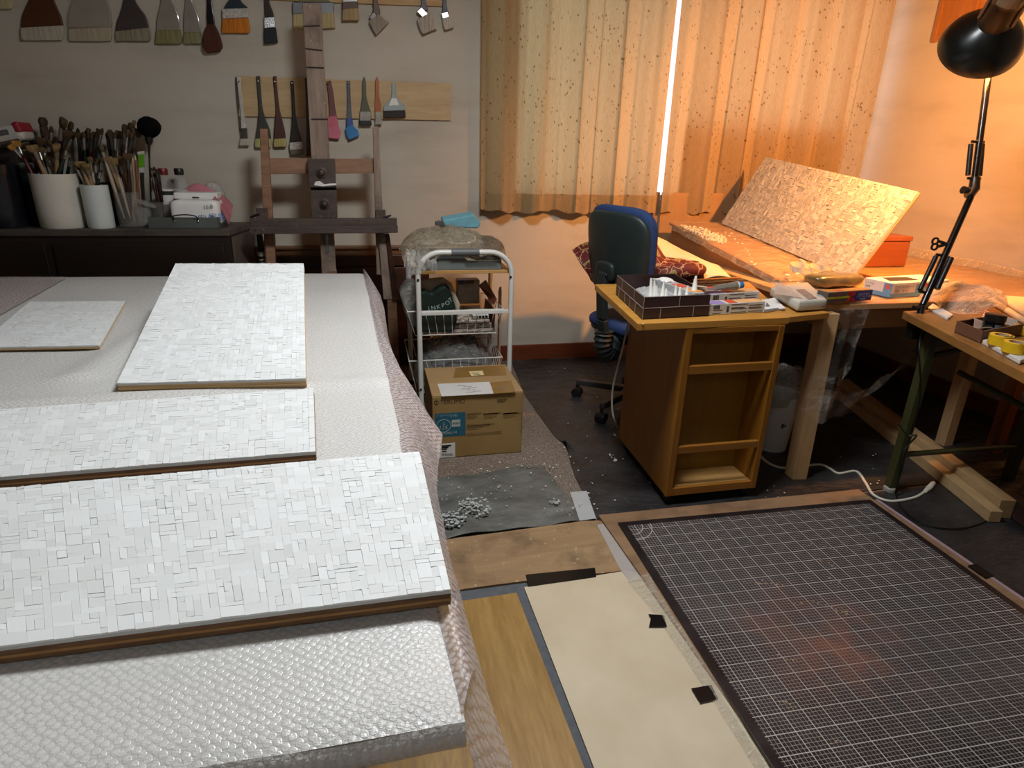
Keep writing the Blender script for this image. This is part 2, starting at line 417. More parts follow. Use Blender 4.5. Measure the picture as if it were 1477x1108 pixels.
# ------------------------------------------------------------------ curtains
def curtain(x0, x1, zb, seed, label):
    rr = random.Random(seed); k = 300; W = x1-x0
    ph = [(rr.uniform(26, 34), rr.uniform(0, 6.3), .030), (rr.uniform(50, 62), rr.uniform(0, 6.3), .006), (rr.uniform(95, 130), rr.uniform(0, 6.3), .0035), (rr.uniform(9, 13), rr.uniform(0, 6.3), .006)]
    def f(u, v):
        x = x0+W*u; amp = .8+.3*v
        y = WY-.075
        for w, p, a in ph: y += a*amp*math.sin(w*x+p+.5*math.sin(3.1*x+p)+.25*v)
        q = ph[0][0]*x+ph[0][1]+.5*math.sin(3.1*x+ph[0][1])+.25*v
        x += (.008+.009*math.sin(7.3*u*W+seed))*math.sin(2*q)*min(1, 14*u, 14*(1-u))
        z = 2.3+(zb-2.3)*v
        if v > .99: z += .006*math.sin(x*55)+.008*math.sin(x*17+seed)
        y += .008*v*math.sin(40*x)
        return (x, min(y, WY-.03), z)
    c = thing('curtain', label, 'curtain', ((x0+x1)/2, WY-.07, zb))
    obj('cloth', MB().grid(k, 26, f), MCURT, c, smooth=True)
    def hem(u, v):
        p = V(f(u, 1-.0)); q = V(f(u, .93)); r = lerp(q, p, v); r.y -= .0035; return r
    obj('hem', MB().grid(k, 2, hem), MCURT, c, smooth=True)
    return c
curtain(.615, 1.675, .905, 3, 'cream flower-print curtain, the left one, hanging beside the bare wall')
curtain(1.688, 3.006, .905, 11, 'cream flower-print curtain, the right one, glowing orange behind the leaning white panel')
# ------------------------------------------------------------------ light
SC.world = bpy.data.worlds.new('World'); SC.world.use_nodes = True
bg = SC.world.node_tree.nodes['Background']; bg.inputs[0].default_value = (.82, .90, 1, 1); bg.inputs[1].default_value = 1.6
pl = bpy.data.lights.new('window_portal', 'AREA'); pl.shape = 'RECTANGLE'; pl.size = OX1-OX0; pl.size_y = OZ1-OZ0
pl.cycles.is_portal = True
po = bpy.data.objects.new('window_portal', pl); COL.objects.link(po); po.location = ((OX0+OX1)/2, WY+.11, (OZ0+OZ1)/2); po.rotation_euler = (math.radians(-90), 0, 0)
LX, LY = .5, 1.5
cl = thing('ceiling_light', 'round white ceiling lamp on the middle of the ceiling', 'lamp', (LX, LY, CZ-.06))
obj('housing', MB().lathe([(.05, CZ-.001), (.30, CZ-.005), (.30, CZ-.04), (.27, CZ-.04), (.27, CZ-.02)], 40, Matrix.Translation((LX, LY, 0)), True, True), WHITEP, cl, smooth=True)
al = bpy.data.lights.new('ceiling_bulb', 'AREA'); al.shape = 'DISK'; al.size = .5; al.energy = 47; al.color = (.93, .97, 1)
ao = bpy.data.objects.new('ceiling_bulb', al); COL.objects.link(ao); ao.parent = cl; ao.location = (0, 0, .018)
cl_fill = thing('ceiling_light', 'added round white fill lamp on the ceiling behind the camera', 'lamp', (-.7, -1.1, CZ-.06))  # unseen fill lamp, added to brighten faces turned towards the camera
obj('housing', MB().lathe([(.05, CZ-.001), (.30, CZ-.005), (.30, CZ-.04), (.27, CZ-.04), (.27, CZ-.02)], 40, Matrix.Translation((-.7, -1.1, 0)), True, True), WHITEP, cl_fill, smooth=True)
al_fill = bpy.data.lights.new('ceiling_bulb', 'AREA'); al_fill.shape = 'DISK'; al_fill.size = .5; al_fill.energy = 11; al_fill.color = (.93, .97, 1)
ao_fill = bpy.data.objects.new('ceiling_bulb', al_fill); COL.objects.link(ao_fill); ao_fill.parent = cl_fill; ao_fill.location = (0, 0, .018)
SC.view_settings.view_transform = 'Standard'; SC.view_settings.look = 'None'; SC.view_settings.exposure = 0.0; SC.view_settings.gamma = 1
SC.view_settings.use_curve_mapping = False
SC.cycles.max_bounces = 8; SC.cycles.transparent_max_bounces = 24; SC.cycles.use_denoising = True
# ------------------------------------------------------------------ floor coverings
def flat(name, pix, z0, th, mat, label, cat, group=None, world=None, **k):
    pts = world or [A(px, py, z=z0+th) for px, py in pix]
    mb = MB().prism([(p[0], p[1], z0) for p in pts], (0, 0, th))
    return solo(name, mb, mat, label, cat, group, **k)
# big dark sheet with a curled left edge
edge = [A(x, y, z=.002) for x, y in ((737,521),(757,570),(780,603),(800,630),(812,640),(819,652),(824,672),(830,690),(846,720),(862,750))]
def dk(u, v):
    p = pline(edge, v); q = V((WX-.02, lerp(3.54, 1.74, v) if v < 1 else 1.74, .002)); q.y = p.y
    r = lerp(p, q, u**1.5); b = math.exp(-((v-.50)/.055)**2)
    r.z = .003 + .035*b*math.exp(-(u/.03)**2) + .003*abs(math.sin(r.x*9+r.y*5))*(1 if u > .02 else 0)
    return r
solo('floor_sheet', MB().grid(60, 60, dk), MTARP2, 'large dark plastic floor sheet with curled edge under the chair and cabinet', 'sheet', smooth=True, solid=.0015)
# sheet right of the mat
solo('floor_sheet', MB().grid(24, 40, lambda u, v: (lerp(1.80, WX-.02, u), lerp(1.735, -.4, v), .003+.005*abs(math.sin(u*7+v*6))*u)), MTARP2, 'dark stained floor sheet lying right of the cutting mat', 'sheet', smooth=True, solid=.0015)
# small grey tarpaulin
tp = [[A(x, y, z=.006) for x, y in r] for r in (((600,692),(640,689),(690,683),(735,675),(781,669)), ((600,788),(650,775),(720,766),(790,757),(846,750)))]
def tf(u, v):
    r = lerp(pline(tp[0], u), pline(tp[1], u), v); r.z = .006+.006*math.sin(u*9+v*4)*math.sin(v*7+u*3)+.003*math.sin(u*23); r.z = max(r.z, .002); return r
tpo = thing('tarpaulin', 'small crumpled grey tarpaulin with eyelets in front of the cardboard carton', 'tarpaulin', tf(.5, .5)*1)
tpo.location.z = 0
obj('sheet', MB().grid(40, 26, tf), MTARP, tpo, smooth=True, solid=.0012)
for u, v in ((.89, .05), (.93, .88)):
    p = tf(u, v)+V((0,0,.002)); obj('eyelet', MB().tube([p+V((.010*math.cos(t*.5236), .010*math.sin(t*.5236), 0)) for t in range(12)], .003, 6, True), P('b9b6b0', .35, .8), tpo, smooth=True)
def splat(c, n, r0, seed, z, sx=1, sy=1):
    rr = random.Random(seed); mb = MB()
    for _ in range(n):
        a = rr.uniform(0, 6.28); d = r0*rr.random()**.7; o = V((c[0]+sx*d*math.cos(a), c[1]+sy*d*math.sin(a), z)); z = o.z+rr.uniform(-.0004, .0007); s = rr.uniform(.002, .009)
        k = rr.randint(5, 9); mb.prism([(o.x+s*rr.uniform(.5, 1.1)*math.cos(6.28*i/k)*sx, o.y+s*rr.uniform(.5, 1.1)*math.sin(6.28*i/k)*sy, z) for i in range(k)], (0, 0, .0008))
    return mb
glue = P('a9adaa', .4, var=.2, scale=70)
c0 = A(685, 735, z=.012); c1 = A(655, 752, z=.012)
g1 = splat(c0, 130, .06, 3, .0160); g2 = splat(c1, 80, .045, 5, .0160); g1.add(g2.v, g2.f); g3 = splat(A(800,725,z=.01), 12, .02, 8, .0150); g1.add(g3.v, g3.f)
obj('dried_glue', g1, glue, tpo, label='pale dried glue splatter')['kind'] = 'stuff'
# plywood by the mat, grey underlay, wood-grain board, beige board
flat('underlay', None, 0.0003, .002, P('55585c', .8, var=.15, scale=40), 'dark grey underlay strip between the yellow board and the beige board', 'underlay', world=[(-.4,-.6),(.75,-.6),(.75,1.47),(-.4,1.49)])
flat('plywood_sheet', None, .0025, .007, wood('856748', 'a48660', 'x', 3, .65, dark='604a34', wear='b8a482'), 'worn brown plywood sheet on the floor in front of the grey tarpaulin', 'plywood',
     world=[A(x, y, z=.0095) for x, y in ((600,862),(673,849),(757,838),(962,817),(1000,752),(895,752),(845,751),(640,779),(590,786))])
_p = A(745,855,z=.0075); _q = A(843,1108,z=.0075); _d = (_q-_p).normalized(); _s = V((_d.y, -_d.x, 0)); _s = _s if _s.x < 0 else -_s
flat('wood_grain_board', None, .0025, .005, wood('86632e', 'ae8a50', 'y', 7, .45), 'yellow wood-grain floor board beside the left table', 'board',
     world=[_p, _p+_s*.45, _p+_s*.45+_d*1.5, _p+_d*1.5])
flat('beige_board', None, .0025, .006, P('bfae90', .6, var=.1, scale=5, detail=8, bump=.05, col2='cfc0a4'), 'pale beige floor board held by black tape', 'board',
     world=[A(x, y, z=.0085) for x, y in ((756,847),(905,823),(960,835),(1075,1010),(1230,1300),(930,1300),(857,1108))])
# backing board under the cutting mat
mb = MB().bb((.752, -.2, .003), (1.802, 1.748, .018))
flat('backing_board', None, .003, .015, wood('7a5c42', '987858', 'x', 3, .6, dark='5f4634'), 'brown plywood backing board sticking out under the cutting mat', 'plywood', world=[(.80,-.2),(1.815,-.2),(1.805,1.742),(.738,1.752)])
ma = math.radians(-1.52)
mo = thing('cutting_mat', 'large black cutting mat with white grid lines lying on the floor', 'cutting mat', (1.263, .923, .0185)); mo.rotation_euler.z = ma
MROT = Matrix.Rotation(ma, 3, 'Z')
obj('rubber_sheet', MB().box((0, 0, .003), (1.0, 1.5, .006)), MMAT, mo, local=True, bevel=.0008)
sfm = MB(); rs = random.Random(17)
for x0_, y0_, x1_, y1_, k_ in ((1062,836,1128,845,34),(1158,864,1225,884,34),(1166,787,1232,796,22),(1178,807,1210,819,18),(1196,838,1226,845,14),(1145,868,1158,872,8),(1110,945,1150,952,10),(1125,1012,1150,1024,12),(1200,1075,1214,1066,8),(1270,950,1285,962,6)):
    for _ in range(k_):
        t_ = rs.random(); p_ = A(lerp(x0_, x1_, t_)+rs.gauss(0, 3), lerp(y0_, y1_, t_)+rs.gauss(0, 1.6), z=.0247); s_ = rs.choice((.0008, .001, .0015, .0022)); a_ = rs.uniform(0, 6)
        sfm.prism([(p_.x+s_*2*rs.uniform(.4, 1.3)*math.cos(a_+1.2566*i), p_.y+s_*rs.uniform(.5, 1.2)*math.sin(a_+1.2566*i), .0246) for i in range(5)], (0, 0, .0004))
sc_ = obj('scuff_flecks', sfm, P('b99c7c', .8, var=.2, scale=60)); sc_.parent = mo; sc_['kind'] = 'stuff'
sc_.matrix_world = Matrix.Translation(sc_.location); bpy.context.view_layer.update()
sc_.matrix_parent_inverse = (Matrix.Translation(mo.location) @ Matrix.Rotation(ma, 4, 'Z')).inverted()
# pale edge strips with black tape at the right edge of the mat
rm = P('a3878a', .5, var=.1)
st = thing('edge_strip', 'thin pinkish edging strip along the right side of the cutting mat', 'edging strip', (1.80, 1.0, 0.003))
for a, b in ((.35, .78), (.84, 1.20), (1.25, 1.66)):
    obj('strip', MB().bb((1.8075, a, .003), (1.8195, b, .021)), rm, st)
for a, b in ((.77, .845), (1.195, 1.255)):
    obj('black_tape', MB().bb((1.790, a, .0026), (1.822, b, .0258)), BLACK, st, bevel=.001)
# tapes
ctape = P('cfc8c2', .25, var=.05, alpha=.42, spec=.6); btape = P('0d0b0b', .3, var=.2, spec=.5)
def tape(pix, z, mat, label, th=.0006): return flat('tape_strip', pix, z, th, mat, label, 'tape')
tape(((758,829),(858,819),(860,832),(762,846)), .0096, btape, 'long black tape strip at the top edge of the beige board', .0012)
tape(((935,886),(939,892),(936,904),(962,904),(958,888),(955,887)), .0132, btape, 'small black tape square on the beige board, upper of two')
tape(((997,993),(1026,988),(1036,1008),(1010,1014)), .0132, btape, 'small black tape square on the beige board, lower of two')
tape(((822,710),(846,708),(860,748),(836,751)), .0075, P('b9babb', .35, .2, .05), 'silver tape piece on the carpet strip beside the grey tarpaulin')
tape(((861,757),(880,754),(921,818),(932,836),(908,838),(894,820)), .0098, ctape, 'translucent tape strip across the plywood beside the black cutting mat')
ft = [[A(x, y, z=.0105) for x, y in ((905,838),(940,880),(985,945),(1040,1030),(1075,1085),(1120,1160))], [A(x, y, z=.0225) for x, y in ((935,826),(952,858),(992,920),(1046,1005),(1090,1075),(1135,1150))]]
solo('clear_film_strip', MB().grid(6, 40, lambda u, v: lerp(pline(ft[0], v), pline(ft[1], v), u)+V((0,0,.002*math.sin(v*40+u*5)))), m_film('edge_film', .30, 'd8cdb8', .15, 30), 'clear film strip taped along the left edge of the cutting mat', 'film', smooth=True)
# dust and plaster flecks on the floor
fk = MB(); rf = random.Random(21)
for _ in range(260):
    if rf.random() < .5: x, y = rf.uniform(.2, .8), rf.uniform(1.8, 2.35)
    else: x, y = rf.uniform(.8, 2.4), rf.uniform(1.75, 3.4)
    if .2 < x < .60 and 2.28 < y < 2.7: continue
    s = rf.choice((.0015, .002, .003, .003, .0045)); k = 5; z = .019 if x < .72 and y < 2.16 else .011
    if x < .72 and y > 2.16: z = .002
    a0 = rf.uniform(0, 6)
    fk.prism([(x+s*rf.uniform(.5, 1.2)*math.cos(a0+1.2566*i), y+s*rf.uniform(.5, 1.2)*math.sin(a0+1.2566*i), z) for i in range(k)], (0, 0, .001))
g5 = splat(A(882, 660, z=.012), 10, .03, 4, .012, .5, 1.6); fk.add(g5.v, g5.f); g5 = splat(A(886, 628, z=.012), 5, .012, 14, .012, .6, 1.4); fk.add(g5.v, g5.f)
tag(obj('floor_flecks', fk, P('d2cdc3', .8, var=.08)), 'white plaster flecks scattered over the carpet and dark sheet', 'debris', kind='stuff')
# ------------------------------------------------------------------ left table with bubble wrap and mosaic panels
TZ = .70
def xr(y): return lerp(.065, -.033, (y-.42)/(2.82-.42))
lt = thing('work_table', 'long low table under the bubble wrap and white panels', 'table', (-.95, 1.6, 0))
obj('tabletop', MB().prism([(-2.3, .445, .660), (.052, .445, .660), (-.045, 2.80, .660), (-2.3, 2.80, .660)], (0, 0, .032)), P('cfcac0', .5, var=.05), lt, bevel=.003)
for x, y in ((-.22, .62), (-.24, 2.62), (-2.1, .62), (-2.1, 2.62)): obj('leg', MB().bb((x-.03, y-.03, 0), (x+.03, y+.03, .648)), DARKWOOD, lt, bevel=.002)
obj('apron', MB().bb((-2.12, .60, .57), (-.20, .63, .648)).bb((-2.12, 2.6, .57), (-.22, 2.63, .648)), DARKWOOD, lt)
bw = thing('bubble_wrap', 'sheet of clear bubble wrap spread over the left table', 'bubble wrap', (-.95, 1.6, TZ))
def nz(x, y): return .0022*math.sin(x*9+1.3*math.sin(y*6))+.0018*math.sin(y*17+x*5)
def wrap(u, v):
    y = lerp(.432, 2.81, v); x = lerp(-2.35, xr(y), u)
    z = TZ-.003+nz(x, y)*.6+.010*math.exp(-((y-1.375-.05*(x+.2))/.03)**2)*(1 if x < .1 else 0)+.012*math.exp(-((x+.62-.10*(y-2))/.05)**2)*(1 if 1.5 < y < 2.7 else 0)
    e = min(xr(y)-x, y-.432, 2.81-y)
    if e < .015: z -= .006*(1-e/.015)
    return (x, y, z)
obj('top_layer', MB().grid(120, 120, wrap), MBUB, bw, smooth=True)
# front face of the wrapped edge
def ff(u, v):
    x = lerp(-2.35, xr(.432), u); return (x, .432-.006*math.sin(v*3.1)-.004*v, TZ-.008-.028*v+.002*math.sin(x*31))
obj('front_fold', MB().grid(120, 8, ff), MBUB, bw, smooth=True)
# right overhang: inner line along the table edge, outer line hanging free
ys = [.432, .60, .80, .98, 1.14, 1.30, 1.45, 1.62, 1.80, 2.05, 2.30, 2.55, 2.70, 2.80]
outer = [A(x, y, z=z) for x, y, z in ((690,962,.66),(676,897,.655),(655,828,.64),(641,765,.64),(630,705,.63),(633,662,.60),(639,628,.60),(617,597,.62),(592,561,.64),(575,535,.66),(561,492,.66),(555,450,.66),(549,425,.67),(526,393,.695))]
def fl(u, v):
    k = v*(len(ys)-1); i = min(int(k), len(ys)-2); y = lerp(ys[i], ys[i+1], k-i); a = V((xr(y)-.004, y, TZ-.008))
    b = pline(outer, v); r = lerp(a, b, u); r.z += .02*math.sin(u*math.pi)+.004*math.sin(v*60)*u; return r
obj('overhang', MB().grid(10, 90, fl), MBUB1, bw, smooth=True)
# loose second piece hanging at the near corner
i0 = [A(x, y, z=z) for x, y, z in ((655,868,.69),(664,930,.685),(668,1000,.68),(672,1060,.66),(690,1130,.62))]
o0 = [A(x, y, z=z) for x, y, z in ((664,880,.66),(690,950,.62),(707,1010,.58),(738,1100,.54),(765,1180,.50))]
obj('loose_flap', MB().grid(8, 40, lambda u, v: lerp(pline(i0, v), pline(o0, v), u)+V((0,0,.012*math.sin(u*3.14)))), MBUB1, bw, smooth=True)
i1 = [A(x, y, z=z) for x, y, z in ((560,1095,.645),(670,1065,.645),(690,1100,.60))]; i2 = [A(x, y, z=z) for x, y, z in ((600,1190,.52),(710,1160,.52),(745,1150,.50))]
obj('loose_flap', MB().grid(20, 12, lambda u, v: lerp(pline(i1, u), pline(i2, u), v)), m_bubble('bubble_film_thin', .16, 'c6beb4', 'ded8d0'), bw, smooth=True)
# fold in the far left corner
def lf(u, v):
    p = lerp(V((-1.85, 2.74, .702)), V((-1.17, 2.74, .702)), u); q = lerp(V((-1.7, 1.75, .702)), V((-1.10, 2.02, .702)), u); r = lerp(p, q, v)
    r.z += .006+.012*math.sin(u*3.14)*(.4+.6*math.sin(v*4)); return r
obj('folded_layer', MB().grid(30, 40, lf), MBUB1, bw, smooth=True)

def mosaic(name, label, c00, c10, c11, c01, cell, th, wood_t, seed, hv=1.0, mat=None):
    """c00 near-left, c10 near-right, c11 far-right, c01 far-left of the top face; th = tile layer, wood_t = board below"""
    rr = random.Random(seed); c00, c10, c11, c01 = map(V, (c00, c10, c11, c01))
    Wd = ((c10-c00).length+(c11-c01).length)/2; Hd = ((c01-c00).length+(c11-c10).length)/2
    n = (c10-c00).cross(c01-c00).normalized()
    nx, ny = int(Wd/cell), int(Hd/cell)
    occ = [[False]*nx for _ in range(ny)]; tiles = []
    kinds = [(1,1),(2,1),(2,1),(3,1),(1,2),(1,2),(2,2),(3,2),(1,3),(2,3)]
    for j in range(ny):
        for i in range(nx):
            if occ[j][i]: continue
            rr.shuffle(kinds)
            for a, b in kinds+[(1,1)]:
                if i+a <= nx and j+b <= ny and not any(occ[j+q][i+p] for p in range(a) for q in range(b)):
                    for p in range(a):
                        for q in range(b): occ[j+q][i+p] = True
                    tiles.append((i, j, a, b)); break
    jx = [[0 if i in (0, nx) else rr.uniform(-.16, .16) for i in range(nx+1)] for _ in range(ny+1)]
    jy = [[0 if j in (0, ny) else rr.uniform(-.16, .16) for _ in range(nx+1)] for j in range(ny+1)]
    def pt(u, v): return lerp(lerp(c00, c10, u), lerp(c01, c11, u), v)
    mb = MB()
    for i, j, a, b in tiles:
        g = rr.choice((.006, .008, .008, .012, .016, .03))*(1 if hv == 1 else 2.6); h = hv*rr.uniform(-.0003, .0003)*rr.random(); tx, ty = hv*rr.gauss(0, .00022), hv*rr.gauss(0, .00022)
        # edges shared between neighbours shift together
        xs0, xs1 = i+jx[0][i]*.8, i+a+jx[0][i+a]*.8; ys0, ys1 = j+jy[j][0]*.8, j+b+jy[j+b][0]*.8
        us = ((xs0+g)/nx, (xs1-g)/nx); vs = ((ys0+g)/ny, (ys1-g)/ny)
        top = [pt(us[p], vs[q])+n*(h+(tx if p else -tx)+(ty if q else -ty)) for p, q in ((0,0),(1,0),(1,1),(0,1))]
        bot = [pt(us[p], vs[q])-n*(th-.001) for p, q in ((0,0),(1,0),(1,1),(0,1))]
        mb.add(bot+top, [(4,5,6,7),(0,1,5,4),(1,2,6,5),(2,3,7,6),(3,0,4,7)])
    ctr = (c00+c10+c11+c01)/4-n*(th+wood_t)
    t = thing(name, label, 'panel', ctr, 'white mosaic panels')
    obj('chip_mosaic', mb, mat or MTILE, t)
    gr = MB().prism([p-n*(th*.0+.0022) for p in (c00, c10, c11, c01)], -n*(th-.002))
    obj('grout_bed', gr, P('c2c3c0', .8, var=.06), t)
    if wood_t > .004:
        f = .5*wood_t
        obj('plywood_core', MB().prism([p-n*(th+.0002) for p in (c00, c10, c11, c01)], -n*(wood_t-.0004)), PLYEDGE if seed in (1, 2) else PLY, t)
        ins = lambda p: p+(sum((c00, c10, c11, c01), V((0,0,0)))/4-p)*-.0025
        obj('core_layer', MB().prism([ins(p)-n*(th+wood_t*.40) for p in (c00, c10, c11, c01)], -n*(wood_t*.22)), wood('8a6238', 'a97c4c', 'x', 20, .7) if seed in (1, 2) else wood('c2a06a', 'd8bd8c', 'x', 12), t)
    return t
z = .7245
mosaic('mosaic_panel', 'large white chip mosaic panel nearest the camera on the bubble wrap', A(-420, 985, z=z), A(650, 850, z=z), A(605, 651, z=z), A(-420, 741, z=z), .0098, .006, .016, 1)
mosaic('mosaic_panel', 'white chip mosaic panel lying second from the front, behind the largest one', A(-300, 712, z=z), A(455, 651, z=z), A(452, 560, z=z), A(-250, 607, z=z), .0105, .006, .014, 2)
zc = .858
pc = [A(168, 553, z=z), A(441, 546, z=z), A(438, 380, z=zc), A(253, 380, z=zc)]
mosaic('mosaic_panel', 'raised white chip mosaic panel on a pale plywood edge in front of the easel', *pc, .0105, .006, .016, 3)
solo('wooden_block', MB().bb((-.50, 2.0, .702), (-.30, 2.06, .812)), PINEX, 'wooden block propping up the far end of the raised mosaic panel', 'block')
zd = .712
d0, d1, d2 = A(43, 435, z=zd), A(180, 434, z=zd), A(143, 498, z=zd)
mosaic('mosaic_panel', 'smallest white chip mosaic panel, thin, at the far left of the table', d0+(d2-d1), d2, d1, d0, .0105, .005, .005, 4)
# ------------------------------------------------------------------ boards and brushes on the back wall
BY = WY-.012
BOARD = wood('a88a60', 'c0a57a', 'x', 6, .6)
def wall_poly(mb, pix, y, th): return mb.prism([A(a, b, y=y) for a, b in pix], (0, -th, 0))
mb = MB(); p = [(347,110),(650,120),(650,174),(345,168)]
solo('wall_board', wall_poly(MB(), [(347,110),(650.5,120.5),(650,174),(345,168)], WY, .012), BOARD, 'thin plywood brush board on the wall behind the easel', 'board', bevel=.001)
solo('wall_board', wall_poly(MB(), [(-40,-30),(640,-30),(640,10),(580,8),(470,4),(330,-3),(-40,-14)], WY, .012), wood('ab8654', 'c6a474', 'x', 6, .6), 'upper plywood brush board at the top edge of the wall', 'board', bevel=.001)
def spine(sp):
    """sp: list of (cx, cy, half width) along the brush -> outline loop"""
    n = len(sp); Lf, Rt = [], []
    for i, (x, y, w) in enumerate(sp):
        x0, y0, _ = sp[max(i-1, 0)]; x1, y1, _ = sp[min(i+1, n-1)]
        dx, dy = x1-x0, y1-y0; L = math.hypot(dx, dy); nx_, ny_ = -dy/L, dx/L
        Lf.append((x+nx_*w, y+ny_*w)); Rt.append((x-nx_*w, y-ny_*w))
    return Lf+Rt[::-1]
def densify(sp, n=4):
    out = smooth_path([(a, b, c) for a, b, c in sp], n); return [(p.x, p.y, max(p.z, .4)) for p in out]
def wall_brush(label, parts, y=None, name='wall_brush', grp='brushes hanging on the wall', hole=None):
    y = y or WY-.016
    allp = [q for pt_ in parts for q in pt_[1]]
    b = max(allp, key=lambda q: q[1]); t = thing(name, label, 'brush', A(b[0], b[1], y=y), grp)
    for nm, sp, mat, th, rnd in parts:
        pl_ = spine(densify(sp) if rnd else sp)
        mb = wall_poly(MB(), pl_, y-(.0 if nm != 'bristles' else .001), th)
        obj(nm, mb, mat, t, bevel=min(.0035, th*.35))
    if hole:
        q = A(hole[0], hole[1], y=y-.014); obj('nail', MB().lathe([(.0018, 0), (.0018, .03), (.004, .031), (.004, .034)], 10, Matrix.Translation(q+V((0,.028,0))) @ Matrix.Rotation(math.pi/2, 4, 'X')), CHROME, t, smooth=True)
    return t
def br(c, c2=None, sc=14): return P(c, .75, var=.2, scale=sc, stretch=(8,8,.5), col2=c2, spec=.25)
HM = dict(brown=P('4e2c16', .45, var=.2), grey=P('3f3532', .5, var=.15), dark=P('2a1c17', .4, var=.2), redbr=P('4a241b', .45, var=.2), olive=P('35332b', .5, var=.25), black=P('100d0d', .25, var=.1),
          navy=P('1c2a36', .4, var=.2), clear=P('8f887c', .15, var=.12, spec=.8, coat=.8), pale=P('8b8071', .5, var=.12), white=P('b5afa6', .5, var=.25, scale=60), pinkh=P('6b3c3c', .5, var=.25, scale=50), bluegrey=P('4c5158', .5, var=.25, scale=60),
          green=P('4c4a34', .5, var=.2), orange=P('9a531f', .4, var=.12), ggrey=P('8f9a97', .5, var=.06), taupe=P('5c4438', .5, var=.2))
FER = P('a7a29a', .3, .8, .15, 40); FERD = P('5a5450', .35, .7, .2, 40); FERW = P('b9b4aa', .45, .2, .35, 70)
wall_brush('cream-bristled brush at the far left of the upper row, mostly cut off', [('handle', [(8,-60,5),(8,-12,12)], HM['pale'], .010, 0), ('bristles', [(8,-12,13),(8,11,12),(8,14,9)], br('b3a27c', 'cbbd98'), .016, 0)], WY-.002)
wall_brush('widest brown-handled flat brush with white bristles in the upper row', [('handle', [(61,-70,7),(61,-30,9),(61,-5,16),(61,10,22),(61,24,28),(62,40,30.5)], HM['brown'], .012, 1), ('bristles', [(62,39,30.5),(62.5,48,31),(63,56,30),(63,59,27)], br('97907e', 'c2bba8'), .016, 0)], WY-.002)
wall_brush('wide pale-handled brush under clear plastic beside the brown-handled one', [('handle', [(131,-70,9),(131,-30,12),(131,-5,22),(131,12,28),(131,28,31),(131,42,30.5)], HM['pale'], .012, 1), ('bristles', [(131,41,30.5),(131.5,52,31),(132,58,30),(132,60,28)], br('978c75', 'b3a88e'), .016, 0),
            ('plastic_sleeve', [(131,-10,22),(131,12,29),(131,30,32),(131,40,31.5)], P('cfcac0', .08, var=.04, alpha=.22, spec=1), .018, 1)], WY-.002)
wall_brush('wide dark grey-handled flat brush in the upper row', [('handle', [(187,-70,4),(187,-20,5),(187,0,8),(189,15,14),(191,28,21),(192,44,24.5)], HM['grey'], .012, 1), ('bristles', [(192,43,24.5),(193,52,25.5),(194,58,24.5),(194,60,22)], br('6e6650', '9a917a'), .016, 0)], WY-.002)
wall_brush('medium plastic-wrapped brush with olive bristles in the upper row', [('handle', [(239,-70,5),(239,-20,6),(240,0,7),(242,14,12),(243,28,16),(244,45,17)], HM['clear'], .012, 1), ('bristles', [(244,44,17),(244,54,18.5),(244,62,19),(244,64,17)], br('6d6540', '8f875c'), .016, 0)], WY-.002)
wall_brush('narrow plastic-wrapped brush with olive bristles beside the medium one', [('handle', [(272,-70,4),(272,-15,4),(273,2,5),(275,18,9),(277,32,11.5),(278,48,12)], HM['clear'], .012, 1), ('bristles', [(278,47,12),(278.5,56,13),(279,62,13),(279,64,11)], br('6d6744', '938c66'), .016, 0)], WY-.002)
wall_brush('round mop brush with glossy black handle and reddish-brown hair', [('handle', [(302,-70,3),(302,-10,3.5),(303,10,4),(304,25,5.5),(305,37,5.5)], HM['black'], .011, 1), ('bristles', [(305,36,5),(306,48,10),(307,60,13),(308,70,13.5),(308.5,76,9)], br('3a1c12', '5a3122', 20), .026, 1)], WY-.006)
wall_brush('blue-handled flat brush with bright orange bristles', [('handle', [(340,-70,4),(339,-14,4),(339,-2,7),(339,7,13),(339.5,13,18)], HM['navy'], .012, 1), ('ferrule', [(339.5,13,19),(340,27,18.5)], FERW, .017, 0), ('bristles', [(340,27,18.5),(340.5,40,20),(341,47,20.5),(341,48.5,18)], br('a85a14', 'd0822c'), .015, 0)], WY-.002)
wall_brush('dark-handled brush with shiny ferrule and black slanted bristles', [('handle', [(385,-70,3.5),(385,-5,3.5),(386,8,4.5),(388,18,6),(389,26,7)], HM['dark'], .010, 1), ('ferrule', [(388.5,25,8),(390,41,8.5)], CHROME, .014, 0), ('bristles', [(390,41,8.5),(390.5,52,9.5),(391.5,63,10)], P('07070a', .6, var=.2), .018, 0)], WY-.006)
wall_brush('very wide brush with grey ferrule hanging behind the easel post', [('handle', [(452,-70,6),(452,-20,8),(452,-4,18),(452,4,25)], P('6c6638', .4, var=.15), .012, 1), ('ferrule', [(452,4,30),(452,21,29.5)], P('77777a', .4, .6, .15), .018, 0), ('bristles', [(452.5,20,29),(453,34,30),(453.5,43,30.5)], br('9a8c60', 'b9ac80'), .018, 0)], WY-.002)
wall_brush('short brown flat brush right of the easel post', [('handle', [(505,-60,4),(505,-14,5),(505,-4,9)], HM['dark'], .010, 1), ('ferrule', [(505,-4,11),(505,4,11)], CHROME, .015, 0), ('ferrule_band', [(505,3,11.3),(505.5,14,11.3)], HM['brown'], .0155, 0), ('bristles', [(505.5,13,11),(506,22,12),(506,30,12.3)], br('8f7650', 'b39c74'), .016, 0)], WY-.014)
